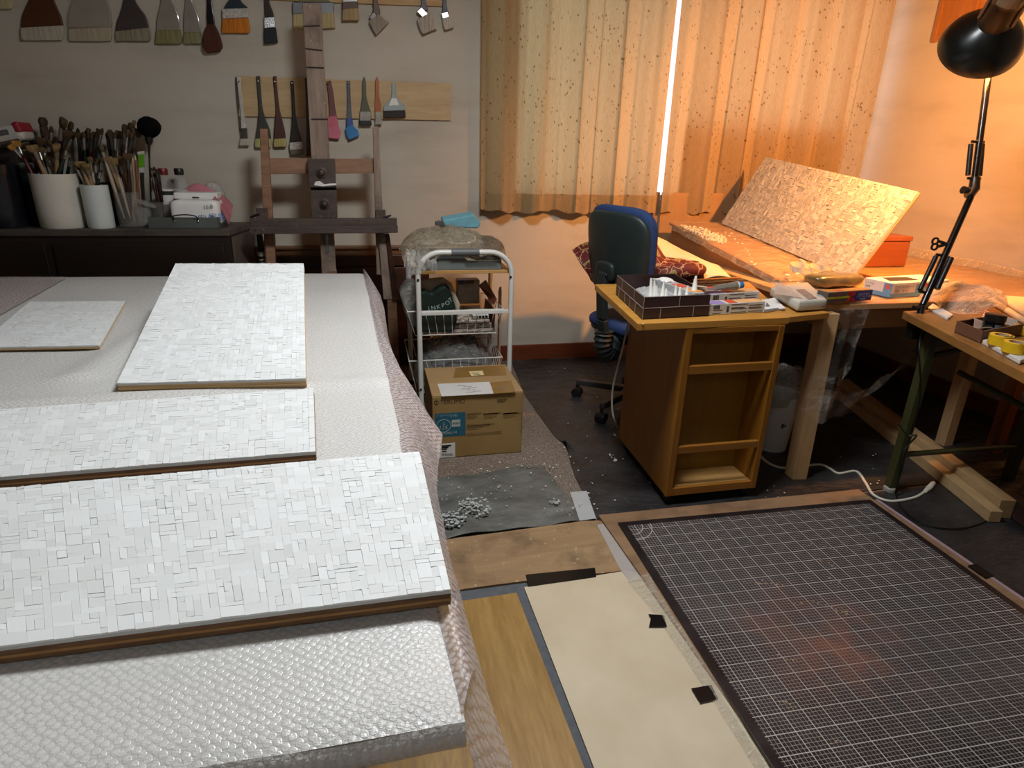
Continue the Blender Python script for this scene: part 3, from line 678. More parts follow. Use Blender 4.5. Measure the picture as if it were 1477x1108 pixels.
wall_brush('bent brown-handled brush with pale splayed bristles on the upper board', [('handle', [(541,-60,3),(541,-4,3.2),(542,8,4),(543,16,5),(541,25,7)], HM['taupe'], .010, 1), ('ferrule', [(536,30,6),(544,23,8)], FERD, .014, 0), ('bristles', [(539,26,9),(546,36,11),(552,42,13)], br('7d7263', 'a69b8b'), .014, 0)], WY-.014)
wall_brush('tilted brush with two pale bristle tufts hanging below the upper board', [('handle', [(609,-60,3),(610,-4,3),(611,6,4),(611,16,6.5)], HM['bluegrey'], .010, 1), ('ferrule', [(607,24,9.5),(614,17,9)], FER, .015, 0), ('bristles', [(610,24,10),(616,36,12.5),(620,46,11)], br('8d8273', 'bfb4a2'), .016, 0)], WY-.014)
wall_brush('small pale brush with shiny ferrule at the right end of the upper board', [('handle', [(641,-60,2.5),(641,0,2.6),(641,10,3),(642,18,4)], HM['bluegrey'], .010, 1), ('ferrule', [(640.5,18,5),(643,27,5.5)], CHROME, .013, 0), ('bristles', [(643,26,5.5),(646,35,7.5),(648,42,7)], br('a59c90', 'c4bcb0'), .013, 0)], WY-.014)
# lower row
y2 = WY-.013
wall_brush('long brush with paint-spattered white handle at the left end of the lower board', [('handle', [(344.5,111,3),(346,130,2.6),(349,155,2.6),(351,175,3.5),(352,186,4)], HM['white'], .009, 1), ('ferrule', [(352,185,4.5),(353,201,4.8)], FERD, .012, 0), ('bristles', [(353,200,6),(353,210,7.5)], br('9d9482', 'c0b7a4'), .014, 0)], y2, hole=(344.6,118))
wall_brush('thin brown brush handle hanging behind the white-handled one', [('handle', [(340.5,111,1.4),(342,140,1.4),(345,168,1.4),(347,190,1.6)], HM['taupe'], .006, 1)], WY-.002)
wall_brush('olive-black long brush with yellowish bristles behind the left easel post', [('handle', [(372.5,110,2.8),(374,130,2.8),(376,155,3),(378,172,5.5),(380,188,9.5),(380,201,11.3)], HM['olive'], .010, 1), ('bristles', [(380,200,11.3),(380,208,12),(380,213,11)], br('8f8a4e', 'bdb67e'), .014, 0)], y2, hole=(373,117))
wall_brush('red-brown long brush with cream bristles on the lower board', [('handle', [(396.5,110,2.5),(398,130,2.5),(400.5,155,2.8),(402,172,5),(403.5,188,7.5),(404,201,8.6)], HM['redbr'], .010, 1), ('bristles', [(404,200,8.8),(404.5,208,9.5),(404.5,212,8.8)], br('97874a', 'bfae76'), .014, 0)], y2, hole=(397,118))
wall_brush('black long brush with worn white ferrule hanging lowest on the lower board', [('handle', [(421,117,2.4),(422.5,135,2.4),(424,165,2.8),(425.5,185,5),(427,206,9)], HM['dark'], .010, 1), ('ferrule', [(427,205,9.6),(428,216,9.8)], FERW, .015, 0), ('bristles', [(428,215,9),(428.5,223,8.8)], br('56524a', '7a7466'), .014, 0)], y2, hole=(421,120))
wall_brush('dark brown long brush half hidden by the left edge of the easel post', [('handle', [(442,112,2),(443,140,2),(445,175,3),(447,205,5),(448,215,6)], HM['dark'], .010, 1), ('bristles', [(448,214,6),(448,225,6)], br('4b3224', '6a4a36'), .013, 0)], y2)
wall_brush('pink-bristled brush hanging beside the right edge of the easel post', [('handle', [(474,117,3.5),(477,135,4),(479,155,4.5),(481,172,6)], HM['pinkh'], .010, 1), ('ferrule', [(478.5,168,7),(481,183,8)], P('b9606c', .5, var=.15), .013, 0), ('bristles', [(480,182,8),(482,192,10),(481,200,8)], P('c0687a', .6, var=.15), .014, 0)], y2, hole=(473,120))
wall_brush('narrow blue-bristled bent brush on the lower board', [('handle', [(502.5,117,2.7),(503,135,2.5),(503.5,155,3),(504,172,4)], HM['bluegrey'], .010, 1), ('ferrule', [(504,171,4.2),(505,184,5)], P('2e4b86', .5, var=.2), .013, 0), ('bristles', [(503,182,5.5),(508,192,9),(511,199,8)], P('2f74a8', .6, var=.2), .014, 0)], y2, hole=(502.5,120))
wall_brush('pointed olive-handled brush with black-green bristles on the lower board', [('handle', [(525,111,.5),(525.2,120,2.8),(525.5,138,3),(526,150,5),(527,162,8)], HM['green'], .012, 1), ('ferrule', [(527,161,8.3),(527,175,8.6)], FER, .016, 0), ('bristles', [(527,174,8.4),(527,181,9)], P('131a14', .6, var=.2), .016, 0)], y2)
wall_brush('pointed orange-handled small brush on the lower board', [('handle', [(543.5,111,.5),(543.6,118,2.4),(544,138,2.8),(545,152,4.5),(545.4,162,4.6)], HM['orange'], .010, 1), ('ferrule', [(545.4,161,4.7),(545.6,172,4.7)], FER, .013, 0), ('bristles', [(545.6,171,4.6),(545.8,180,5)], br('8b8478', 'a9a296'), .012, 0)], y2)
t = wall_brush('grey plastic brush with white label and dark bristles at the right of the lower row', [('handle', [(567.5,120,2.6),(567.8,130,3),(568,140,3.6),(568.3,147,9),(568.5,153,15)], HM['ggrey'], .010, 0), ('head', [(568.5,152.5,15.5),(568.7,160,16)], HM['ggrey'], .018, 0), ('bristles', [(568.7,159.5,15.5),(569,170,16)], P('231a17', .7, var=.2), .016, 0)], y2)
lb = wall_poly(MB(), [(565,142),(572,142),(576.5,154),(560.5,154)], y2-.0105, .0012); obj('label_sticker', lb, PAPER, t)
# ------------------------------------------------------------------ easel
EY = 3.34
def et(px, py, y=EY): return A(px, py, y=y)
ez = thing('easel', 'large paint-stained wooden easel standing against the back wall', 'easel', (-.2, 3.4, 0))
def slab(pix, y, th): return MB().prism([A(a, b, y=y) for a, b in pix], (0, -th, 0))
obj('mast', slab([(437,6),(463,8),(476,232),(450,232)], 3.36, .035), EASEL, ez, bevel=.003)
mk_ = MB()
for a, b, c, d in ((437,462,37,36),(440,465,69,72),(442,467,96,97),(449,473,171,171)):
    mk_.prism([A(a, c, y=3.324), A(b, d, y=3.324), A(b, d+2, y=3.324), A(a, c+2, y=3.324)], (0, -.0015, 0))
obj('mast_mark', mk_, P('2c211d', .8), ez, label='dark scored height marks')
obj('side_post', slab([(376,186),(387,186),(399,395),(384,395)], 3.35, .035), EASELX, ez, bevel=.003)
obj('side_post', slab([(537.5,184),(546,183),(556,395),(543,395)], 3.35, .035), EASEL, ez, bevel=.003)
obj('side_post_tip', slab([(538,190),(545.5,190),(544,182),(540,182)], 3.349, .03), EASEL, ez, bevel=.006)
obj('crossbar', slab([(386,228),(540,229),(541,250),(389,251)], 3.362, .022), EASELX, ez, bevel=.002)
obj('upper_plate', slab([(444,229),(483,229),(485,270),(447,270)], 3.325, .03), EASELD, ez, bevel=.003)
obj('lower_plate', slab([(448,274),(486,274),(487,314),(450,314)], 3.325, .03), EASELD, ez, bevel=.003)
obj('slot', slab([(448,269),(485,269),(486,276),(449,276)], 3.325, .008), P('0d0a09', .8), ez)
for q in ((464,249),(468,294)):
    c = A(q[0], q[1], y=3.295); mx = Matrix.Translation(c) @ Matrix.Rotation(math.pi/2, 4, 'X')
    obj('knob', MB().lathe([(.026,0),(.026,.006),(.017,.008),(.015,.02),(.011,.026),(.003,.028)], 20, mx), P('4a3d35', .5, .3, .2), ez, smooth=True)
obj('ledge', MB().prism([A(363,315,y=3.30), A(572,314,y=3.30), A(572,329,y=3.30), A(363,331,y=3.30)], (0, -.05, 0)), EASELD, ez, bevel=.003)
obj('ledge_lip', MB().prism([A(361,327,y=3.25), A(573.5,325,y=3.25), A(573.5,335,y=3.25), A(361,337,y=3.25)], (0, -.03, 0)), EASELD, ez, bevel=.003)
lp = A(369, 331, y=3.216); obj('screw', MB().ball(lp, .004), CHROME, ez, smooth=True)
lo = [(394,337),(464,337),(551,337)]
obj('rear_leg', slab([(383,336),(397,336),(400,420),(388,420)], 3.34, .04), EASELX, ez, bevel=.003)
obj('centre_leg', slab([(462,336),(482,336),(487,420),(466,420)], 3.34, .04), EASEL, ez, bevel=.003)
obj('side_leg', slab([(545,336),(556,336),(567,430),(553,430)], 3.33, .035), EASEL, ez, bevel=.003)
obj('side_leg', slab([(556,336),(561,336),(576,430),(566,430)], 3.33, .05), DARKWOOD, ez, bevel=.003)
q = A(472, 352, y=3.298); obj('slot_plate', MB().box(q, (.014, .004, .09)), P('6f7a7c', .4, .7), ez, bevel=.001)
for (a, b), sgn in (((378,308), -1), ((549,310), 1)):
    c = A(a, b, y=3.29); w = MB().box(c, (.05, .03, .05)); obj('clamp_block', w, EASELD, ez, bevel=.003)
    c2 = c+V((sgn*.03, -.018, -.008)); w = MB().tube([c2+V((-.022,0,-.008)), c2, c2+V((.022,0,.008))], [.005,.006,.004], 8); obj('wing_nut', w, BLACK, ez, smooth=True)
# feet reaching the floor
for x in (-.47, -.2, .10): obj('foot', MB().bb((x-.025, 3.30, 0), (x+.025, 3.345, .62)), EASELX, ez, bevel=.002)
obj('foot_beam', MB().bb((-.52, 3.05, 0), (-.46, 3.5, .05)).bb((.07, 3.05, 0), (.13, 3.5, .05)), EASELX, ez, bevel=.003)
kn = thing('putty_knife', 'small white-handled palette knife resting in the slot of the easel', 'palette knife', A(466, 268, y=3.30))
k = A(454, 268, y=3.30); k2 = A(485, 266, y=3.30)
obj('blade', MB().prism([A(453,267,y=3.30), A(455,262,y=3.30), A(461,261,y=3.30), A(467,265,y=3.30), A(466,269,y=3.30)], (0, -.008, 0)), PAPER, kn, bevel=.001)
obj('handle', MB().tube([A(465,268,y=3.295), A(476,266.5,y=3.295), A(485,266,y=3.295)], [.005,.006,.005], 8), WHITEP, kn, smooth=True)
bk = thing('striped_tube', 'dark tube with pale bands hanging behind the left side of the easel', 'tube', A(381, 380, y=3.37))
obj('body', MB().tube([A(374,338,y=3.37), A(378,362,y=3.37), A(381,384,y=3.37)], [.014,.019,.021], 12), BLACK, bk, smooth=True)
for k, (a, b) in enumerate((((378,363),(379,369)), ((379.4,373),(380,375)), ((380,377.5),(380.5,379)))): obj('band', MB().tube([A(*a, y=3.368), A(*b, y=3.368)], .0222, 12), P('a59c8c', .5), bk, smooth=True)
# ------------------------------------------------------------------ dresser and what stands on it
DZ, DY = .838, 3.2
dr = thing('dresser', 'dark low wooden dresser behind the left table, crowded with brushes', 'dresser', (-1.7, 3.37, 0))
DTOP = wood('3a322c', '5b5148', 'x', 5, .55, dark='2a231f'); DBODY = P('1b130d', .45, var=.35, scale=5, col2='26180f')
obj('top', MB().prism([(-2.95, DY, DZ-.03), (-.648, DY, DZ-.03), (-.595, 3.55, DZ-.03), (-2.95, 3.55, DZ-.03)], (0, 0, .03)), DTOP, dr, bevel=.003)
obj('carcass', MB().prism([(-2.94, DY+.012, .0), (-.652, DY+.012, .0), (-.602, 3.54, .0), (-2.94, 3.54, .0)], (0, 0, DZ-.0305)), DBODY, dr, bevel=.002)
obj('side_panel', MB().prism([(-.650, DY+.03, .05), (-.606, 3.53, .05), (-.604, 3.53, .80), (-.648, DY+.03, .80)], (.008, -.001, 0)), wood('4a3e36', '665a50', 'z', 5, .5), dr, bevel=.001)
for i in range(3): obj('drawer', MB().bb((-2.9+.75*i, DY-.002, .50), (-2.9+.75*i+.72, DY+.02, .775)), P('17110c', .4, var=.4, scale=5, col2='241810'), dr, bevel=.004)
# brush prototypes, built along +z with the ferrule up
def proto(L, hc, kind, hr=.004, fer=FER, bc='5a4632', bc2='7d664a', bl=.03):
    t = bpy.data.objects.new('paintbrush', None); t.empty_display_size = .03
    k = L-bl-.05
    obj('handle', MB().lathe([(hr*.45,0),(hr*.8,L*.2),(hr*1.15,k*.7),(hr*.85,k),(hr*.8,k+.012)], 8), hc, t, smooth=True, local=True)
    fl_ = 1.0 if kind == 'round' else 1.9 if kind == 'flat' else 1.35
    obj('ferrule', MB().lathe([(hr*.9,k),(hr*1.05,k+.02),(hr*1.1,k+.05)], 10, sx=1, sy=1), fer, t, smooth=True, local=True)
    b = k+.049
    if kind == 'round': pr = [(hr*1.0,b),(hr*1.35,b+bl*.35),(hr*1.1,b+bl*.7),(hr*.2,b+bl)]
    elif kind == 'flat': pr = [(hr*1.0,b),(hr*1.5,b+bl*.4),(hr*1.6,b+bl*.93),(hr*1.2,b+bl)]
    else: pr = [(hr*1.0,b),(hr*1.4,b+bl*.4),(hr*1.4,b+bl*.7),(hr*.9,b+bl)]
    obj('bristles', MB().lathe(pr, 10, None, True, True, fl_, .8), P(bc, .8, var=.2, scale=60, stretch=(3,3,.4), col2=bc2, spec=.2), t, smooth=True, local=True)
    return t
HD = P('2b120c', .3, var=.25); HG = P('12231c', .3, var=.2); HB = P('171212', .3, var=.2); HT = P('8d6f4c', .5, var=.15); HR = P('4f0f14', .3, var=.15); HW = P('a49681', .5, var=.12)
PROT = {'dark round': proto(.36, HD, 'round', .006, FERD, '2b2018', '463424'), 'dark filbert': proto(.36, HD, 'filbert', .007, FERD, '33271b', '523f2a', .035), 'black flat': proto(.35, HB, 'flat', .006, FER, '40321f', '635034', .035),
        'green round': proto(.35, HG, 'round', .006, FER, '33281c', '50402c'), 'bamboo flat': proto(.34, HT, 'flat', .006, P('6a5a48', .6), '5f4c32', '8a7048', .04), 'pale filbert': proto(.34, HW, 'filbert', .006, FER, '4a3b29', '75603f', .035),
        'red flat': proto(.36, HR, 'flat', .006, CHROME, '7a5224', 'a87836', .035), 'dark flat': proto(.36, HD, 'flat', .006, FERD, '3a2c1e', '5a4630', .035)}
def put_brush(kind, tip, base, label, grp, s=None):
    o = copy_tree(PROT[kind]); d = V(tip)-V(base); L = d.length
    orient(o, V(base), d, R.uniform(-1, 1)); Lp = {'dark round': .36, 'dark filbert': .36, 'black flat': .35, 'green round': .35, 'bamboo flat': .34, 'pale filbert': .34, 'red flat': .36, 'dark flat': .36}[kind]
    w = s or 1.0; o.scale = (w, w, L/Lp)
    return tag(o, label, 'paintbrush', grp)
def cup(name, label, c, r, h, mat, lean=(0,0), rim=.006, cat='cup'):
    t = thing(name, label, cat, c); lx, ly = lean
    M_ = Matrix(((1,0,lx,c[0]),(0,1,ly,c[1]),(0,0,1,c[2]),(0,0,0,1)))
    obj('body', MB().lathe([(r*.94,0),(r*.98,.006),(r,h*.3),(r,h),(r-rim,h),(r-rim,.008)], 32, M_, True, True), mat, t, smooth=True)
    return t
cA = A(84, 316, z=DZ); cA.y = 3.30; cA.x = A(85, 322, y=3.25).x
cup('brush_cup', 'large white cylinder cup full of paintbrushes on the dresser', cA, .093, .235, P('c9c4b6', .35, var=.05))
cB = V((A(145, 322, y=3.27).x, 3.28, DZ)); cup('brush_cup', 'slim white cup of paintbrushes beside the large white cup', cB, .056, .19, P('c8cdc8', .35, var=.04))
cG = V((A(188, 318, y=3.28).x, 3.30, DZ)); GLASS = P('a9a49c', .08, var=.05, alpha=.13, spec=.9)
cup('glass_jar', 'clear glass jar holding leaning thin brushes beside the slim white cup', cG, .055, .16, GLASS, cat='jar')
cS = V((A(232, 312, y=3.38).x, 3.40, DZ)); cup('glass_jar', 'clear jar of dark thin sticks left of the water bottles', cS, .05, .11, GLASS, cat='jar')
rear = []
for px, y, r, h, lab in ((65, 3.47, .07, .19, 'dark can of paintbrushes behind the large white cup'), (118, 3.48, .06, .18, 'dark can of paintbrushes behind the slim white cup'), (168, 3.48, .065, .19, 'dark can of paintbrushes behind the glass jar')):
    c = V((A(px, 300, y=y).x, y, DZ)); cup('brush_can', lab, c, r, h, P('1a1614', .4, var=.2), cat='can'); rear.append((c, r, h))
def bunch(c, r, h, tips, grp, where, depth=.02):
    """tips: (pixel x, pixel y, kind, width scale)"""
    for px, py, kind, s in tips:
        tip = A(px, py, y=c.y+R.uniform(-.5, .5)*r+R.uniform(-.02, .02))
        if tip.y > WY-.02: tip.y = WY-.02
        top = V((c.x, c.y, c.z+h)); off = V((tip.x-c.x, 0, 0)); m_ = min(1, .75*r/max(abs(off.x), 1e-4)); a = .62 if abs(off.x) > r else .4
        rimp = top+V((max(-r*.8, min(r*.8, off.x*a)), R.uniform(-.5, .5)*r, 0)); d = (rimp-tip).normalized()
        L = (rimp-tip).length; base = rimp+d*min(.12, h*.8)
        base.x = max(c.x-r*.6, min(c.x+r*.6, base.x)); base.y = max(c.y-r*.5, min(c.y+r*.5, base.y)); base.z = max(base.z, c.z+.012)
        put_brush(kind, tip, base, '%s paintbrush in %s' % (kind_txt[kind], where), grp, s)
kind_txt = {'dark round': 'dark-handled pointed', 'dark filbert': 'dark-handled rounded', 'black flat': 'black-handled flat', 'green round': 'green-handled pointed', 'bamboo flat': 'tan-handled flat', 'pale filbert': 'pale-handled rounded', 'red flat': 'red-handled flat', 'dark flat': 'dark-handled flat'}
bunch(cA, .093, .235, [(14,208,'red flat',1.3),(22,203,'red flat',1.2),(45,209,'bamboo flat',1.5),(54,213,'black flat',1.4),(62,214,'pale filbert',1.2),(72,219,'dark flat',1.3),(81,208,'bamboo flat',1.6),(92,222,'dark round',1.3),(98,211,'green round',1.3),(38,216,'dark flat',1.3),(68,225,'pale filbert',1.1),(102,226,'green round',1.2)], 'brushes in the large white cup', 'the large white cup')
bunch(cB, .056, .19, [(108,238,'pale filbert',1.1),(115,233,'bamboo flat',1.5),(122,236,'bamboo flat',1.3),(129,226,'pale filbert',1.2),(137,232,'green round',1.2),(146,244,'green round',1.2),(141,229,'dark flat',1.3),(126,243,'bamboo flat',1.1)], 'brushes in the slim white cup', 'the slim white cup')
bunch(cG, .055, .16, [(144,208,'pale filbert',1.2),(153,226,'bamboo flat',1.4),(160,228,'bamboo flat',1.4),(168,227,'dark flat',1.5),(175,226,'bamboo flat',1.6),(184,221,'dark flat',1.4),(164,232,'pale filbert',1.1),(172,234,'dark round',1.2)], 'brushes in the glass jar', 'the leaning bunch in the glass jar')
t1 = []; rk = ['dark round','dark filbert','dark round','dark flat','dark filbert','black flat','green round']
for i, px in enumerate((40,44,50,58,66,70,74,80,86,97,100,104,108)): t1.append((px, (184,196,190,198,186,201,181,196,201,190,188,176,190)[i], rk[i % 7], 1.25))
bunch(rear[0][0], rear[0][1], rear[0][2], t1+[(61,169,'dark filbert',2.2),(92,171,'black flat',2.0)], 'brushes in the left back can', 'the back can behind the large white cup')
t2 = [(px, 184+((i*7) % 9), rk[(i*3) % 7], 1.2) for i, px in enumerate(range(112, 152, 4))]
bunch(rear[1][0], rear[1][1], rear[1][2], t2, 'brushes in the middle back can', 'the back can behind the slim white cup')
t3 = [(154,190,'dark round',1.2),(158,187,'dark filbert',1.2),(162,189,'dark round',1.2),(166,190,'green round',1.2),(170,188,'pale filbert',1.3),(175,189,'pale filbert',1.2),(180,179,'dark filbert',1.5),(185,186,'pale filbert',1.3),(189,177,'dark filbert',1.5),(194,173,'bamboo flat',1.0),(199,186,'dark flat',1.5),(192,192,'dark flat',1.3)]
bunch(rear[2][0], rear[2][1], rear[2][2], t3, 'brushes in the right back can', 'the back can behind the glass jar')
bunch(cS, .05, .11, [(217,241,'dark round',.9),(222,240,'dark round',.9),(225,243,'dark round',.8),(229,245,'dark round',.8),(219,248,'pale filbert',.8),(223,250,'dark round',.8)], 'thin dark sticks in the small jar', 'the small jar left of the water bottles')
# pencils and a green-labelled brush between the jars
gl = thing('flat_brush', 'flat brush with bright green label standing between the jars', 'brush', (A(204, 300, y=3.42).x, 3.42, DZ))
obj('handle', MB().prism([A(200,222,y=3.42), A(208,221,y=3.42), A(209,241,y=3.42), A(201,242,y=3.42)], (0, -.012, 0)), P('5f9c1c', .4, var=.06), gl, bevel=.001, label='bright green handle sleeve')
obj('tip_label', MB().prism([A(201,242,y=3.42), A(209,241,y=3.42), A(208.5,249,y=3.42), A(202.5,249,y=3.42)], (0, -.011, 0)), P('b9b4a8', .5), gl, bevel=.001)
obj('stem', MB().prism([A(203,249,y=3.42), A(208,249,y=3.42), A(210,322,y=3.42), A(205,322,y=3.42)], (0, -.010, 0)), P('1d1614', .5), gl)
obj('collar', MB().prism([A(199.5,219,y=3.42), A(208.5,218,y=3.42), A(208.5,222,y=3.42), A(199.5,223,y=3.42)], (0, -.013, 0)), P('c9c6ba', .4), gl)
for i, (px, py, c) in enumerate(((191,226,'a08a52'),(195,224,'7d3a2c'),(199,232,'94724a'))):
    b = A(px+6, 322, y=3.40); tp_ = A(px, py, y=3.42); b.z = max(b.z, DZ+.002)
    pc_ = thing('pencil', ('yellow', 'red-brown', 'tan')[i]+' pencil standing beside the green-labelled flat brush', 'pencil', b)
    obj('shaft', MB().tube([b, lerp(b, tp_, .93)], .0045, 6), P(c, .45, var=.1), pc_); obj('point', MB().tube([lerp(b, tp_, .93), tp_], [.0045, .0012], 6), P('c5b08a', .6), pc_)
# black round duster
du = thing('duster_brush', 'big black round duster brush standing tallest above the jars', 'brush', (A(219, 318, y=3.44).x, 3.44, DZ))
dc = A(215, 184, y=3.44)
obj('handle', MB().tube([A(219,322,y=3.44)+V((0,0,.0)), A(215.5,232,y=3.44), A(215,208,y=3.44)], [.004,.004,.006], 8), BLACK, du, smooth=True)
obj('ferrule', MB().tube([A(215.2,209,y=3.44), A(215,203,y=3.44), A(214.8,195,y=3.44)], [.009,.017,.018], 14), BLKPLAST, du, smooth=True)
hb = MB().ball(dc, .052, 18, 12, (1, .8, .92)); rr = random.Random(3)
for i in range(len(hb.v)):
    p_ = hb.v[i]-dc; k = 1+rr.uniform(-.06, .06)
    if p_.z < -.01: k *= 1-.45*(-p_.z-.01)/.04*.6
    hb.v[i] = dc+V((p_.x*k, p_.y*k, p_.z*(1+rr.uniform(-.04,.04))))
obj('bristles', hb, P('070606', .9, var=.3, spec=.1), du, smooth=True)
# bottles
def bottle(px, capm, label, lab):
    y = 3.47; c = V((A(px, 300, y=y).x, y, DZ)); top = A(px, 243, y=y).z; H = top-DZ; r = .040
    t = thing('plastic_bottle', label, 'bottle', c); M_ = Matrix.Translation(c)
    obj('body', MB().lathe([(r*.9,0),(r,.008),(r,H*.30),(r*.97,H*.33),(r,H*.36),(r,H*.62),(r*.9,H*.72),(r*.55,H*.83),(.0145,H*.88),(.0145,H*.92)], 24, M_), P('c9ccca', .06, var=.03, alpha=.16, spec=1), t, smooth=True)
    obj('cap', MB().lathe([(.0205,H*.885),(.0215,H*.90),(.0215,H*.985),(.019,H)], 24, M_), capm, t, smooth=True)
    obj('label_band', MB().lathe([(r*1.015,H*.36),(r*1.015,H*.63)], 24, M_, False, False), PAPER if lab else P('c0beb8', .5, alpha=.6), t, smooth=True)
    if lab: obj('label_stripe', MB().lathe([(r*1.03,H*.53),(r*1.03,H*.60)], 24, M_, False, False), INK, t, smooth=True)
bottle(243.5, P('6e1a1c', .4), 'clear plastic bottle with dark red cap on the dresser', True)
bottle(266, P('15120f', .4), 'clear plastic bottle with black cap on the dresser', False)
# metal tray with tissue pack, pink cloth
tr = thing('metal_tray', 'shallow metal tray with a wire handle at the right end of the dresser', 'tray', (A(266, 326, z=DZ).x, 3.33, DZ))
q0, q1 = A(217, 327, z=DZ), A(319, 327, z=DZ); q0.y = q1.y = 3.235; x0, x1 = q0.x+.02, q1.x+.01; y0, y1 = 3.232, 3.50
GAL = P('6f7671', .35, .7, .15, 12)
mb = MB().bb((x0, y0, DZ+.001), (x1, y1, DZ+.004)).bb((x0, y0, DZ+.001), (x1, y0+.003, DZ+.052)).bb((x0, y1-.003, DZ+.001), (x1, y1, DZ+.052)).bb((x0, y0, DZ+.001), (x0+.003, y1, DZ+.052)).bb((x1-.003, y0, DZ+.001), (x1, y1, DZ+.052))
obj('pan', mb, GAL, tr)
hx0, hx1 = A(252, 320, y=y0).x, A(286, 320, y=y0).x
obj('wire_handle', MB().tube(smooth_path([(hx0, y0-.003, DZ+.036), (hx0, y0-.012, DZ+.058), (lerp(hx0,hx1,.5), y0-.016, DZ+.066), (hx1-.004, y0-.012, DZ+.058), (hx1, y0-.003, DZ+.034)], 5), .003, 8), BLACK, tr, smooth=True)
for hx in (hx0, hx1): obj('rivet', MB().ball((hx, y0-.003, DZ+.035), .006), CHROME, tr, smooth=True)
tz = DZ+.005
def pillow(name, c, d, mat, parent, seed=0, amp=.006, e=.35):
    """soft box"""
    mb = MB(); rr = random.Random(seed); ph = [rr.uniform(0, 6) for _ in range(6)]
    def f(u, v):
        th = -math.pi/2+math.pi*v; ph_ = 2*math.pi*u
        def sp(w, m): return math.copysign(abs(w)**m, w)
        p = V((d[0]/2*sp(math.cos(th), e)*sp(math.cos(ph_), e), d[1]/2*sp(math.cos(th), e)*sp(math.sin(ph_), e), d[2]/2*sp(math.sin(th), e)))
        k = amp*(math.sin(p.x*38+ph[0])*math.sin(p.y*41+ph[1])+.6*math.sin(p.z*60+p.x*55+ph[2]))
        return V(c)+p*(1+k/max(p.length, .02)*.6)
    mb.grid(40, 18, f); return obj(name, mb, mat, parent, smooth=True)
tp2 = thing('tissue_pack', 'white tissue pack with blue lettering in the metal tray', 'tissue pack', (-.80, 3.31, tz))
cx0, cx1 = A(246, 310, y=3.27).x, A(317, 310, y=3.27).x
pillow('pack', ((cx0+cx1)/2, 3.33, tz+.062), (cx1-cx0, .15, .124), WHITEP, tp2, 2, .004, .3)
mb = MB(); bl = P('3d6aa8', .5, var=.1)
for k, (s_, px, py, sz) in enumerate((('安心', 286, 320, .040), ('家庭', 302, 317, .036))): mb.text(s_, sz, A(px, py, y=3.246), (1,0,0), (0,0,1))
obj('lettering', mb, bl, tp2, label='blue lettering'); mb = MB().text('16.8', .026, A(293, 302, y=3.25), (1,0,.12), (0,0,1)); obj('figures', mb, P('7d7f86', .5), tp2)
sp2 = thing('white_box', 'flat white cardboard box lying on the tissue pack', 'box', (-.8, 3.40, tz+.125))
b0 = A(252, 286, y=3.34); b1 = A(314, 284, y=3.34); obj('carton', MB().bb((b0.x, 3.33, tz+.124), (b1.x, 3.43, tz+.152)), WHITEP, sp2, bevel=.003)
obj('mark', MB().bb((lerp(b0.x,b1.x,.42), 3.328, tz+.128), (lerp(b0.x,b1.x,.58), 3.3305, tz+.134)), INK, sp2)
pk = thing('pink_cloth', 'folded pink cloth behind the white tissue pack', 'cloth', (-.78, 3.47, tz))
pz = A(283, 268, y=3.46).z
mb = MB().grid(24, 12, lambda u, v: (lerp(A(250,285,y=3.46).x, A(322,285,y=3.46).x, u), 3.435+.055*v, lerp(tz, pz, (math.sin(u*math.pi)**.5*.35+.65)*(1-.35*abs(2*v-1)**2))-.01*math.sin(u*9)))
obj('fold', mb, P('b87078', .8, var=.1), pk, smooth=True, solid=.004)
obj('side_fold', MB().grid(10, 10, lambda u, v: (lerp(A(312,285,y=3.36).x, A(329,285,y=3.36).x, u), 3.30+.15*v, tz+.13-.05*u*u-.07*u*(1-v)+.008*math.sin(v*9))), P('b26a72', .8, var=.12), pk, smooth=True, solid=.003)
bgp = thing('plastic_bag', 'small crumpled clear bag behind the pink cloth', 'bag', (-.7, 3.5, tz))
pillow('bag', (A(308,278,y=3.5).x, 3.505, tz+.11), (.09, .06, .17), MBAG, bgp, 5, .012, .7)
cpx = A(205, 300, y=3.36)
cp = thing('plastic_cup', 'clear plastic cup lying between glass jar and metal tray', 'cup', (cpx.x, 3.36, DZ))
obj('cup_body', MB().lathe([(.030,0),(.040,.085),(.043,.088),(.037,.085),(.028,.004)], 24, Matrix.Translation((cpx.x, 3.36, DZ))), P('b5b2ac', .1, var=.05, alpha=.35, spec=.9), cp, smooth=True)
obj('tilted_lid', MB().lathe([(.045,0),(.045,.006),(.03,.012)], 24, Matrix.Translation((cpx.x+.02, 3.36, DZ+.10)) @ Matrix.Rotation(.4, 4, 'Y')), P('b5b2ac', .1, var=.05, alpha=.35, spec=.9), cp, smooth=True)
# left end: dark can, blue-grey box, white packet
lc = V((A(8, 320, y=3.28).x, 3.30, DZ)); cup('paint_can', 'dark glossy can at the left end of the dresser', lc, .075, .27, P('15171b', .25, var=.3, scale=20), cat='can')
lg = thing('blue_grey_canister', 'blue-grey square canister behind the dark can', 'canister', (A(33, 300, y=3.44).x, 3.44, DZ))
g0, g1 = A(12, 250, y=3.42).x, A(48, 250, y=3.42).x
obj('body', MB().bb((g0, 3.42, DZ), (g1, 3.53, DZ+.24)), P('2f3c3c', .35, var=.15), lg, bevel=.01); obj('lid', MB().bb((g0+.008, 3.428, DZ+.24), (g1-.008, 3.522, DZ+.275)), P('5d6664', .35, var=.1), lg, bevel=.008)
wp = thing('white_packet', 'white packet with red corner lying on top at the far left of the dresser', 'packet', (-1.62, 3.42, DZ+.276))
wc = A(6, 196, y=3.40)
rot = Matrix.Rotation(-.22, 3, 'Y')
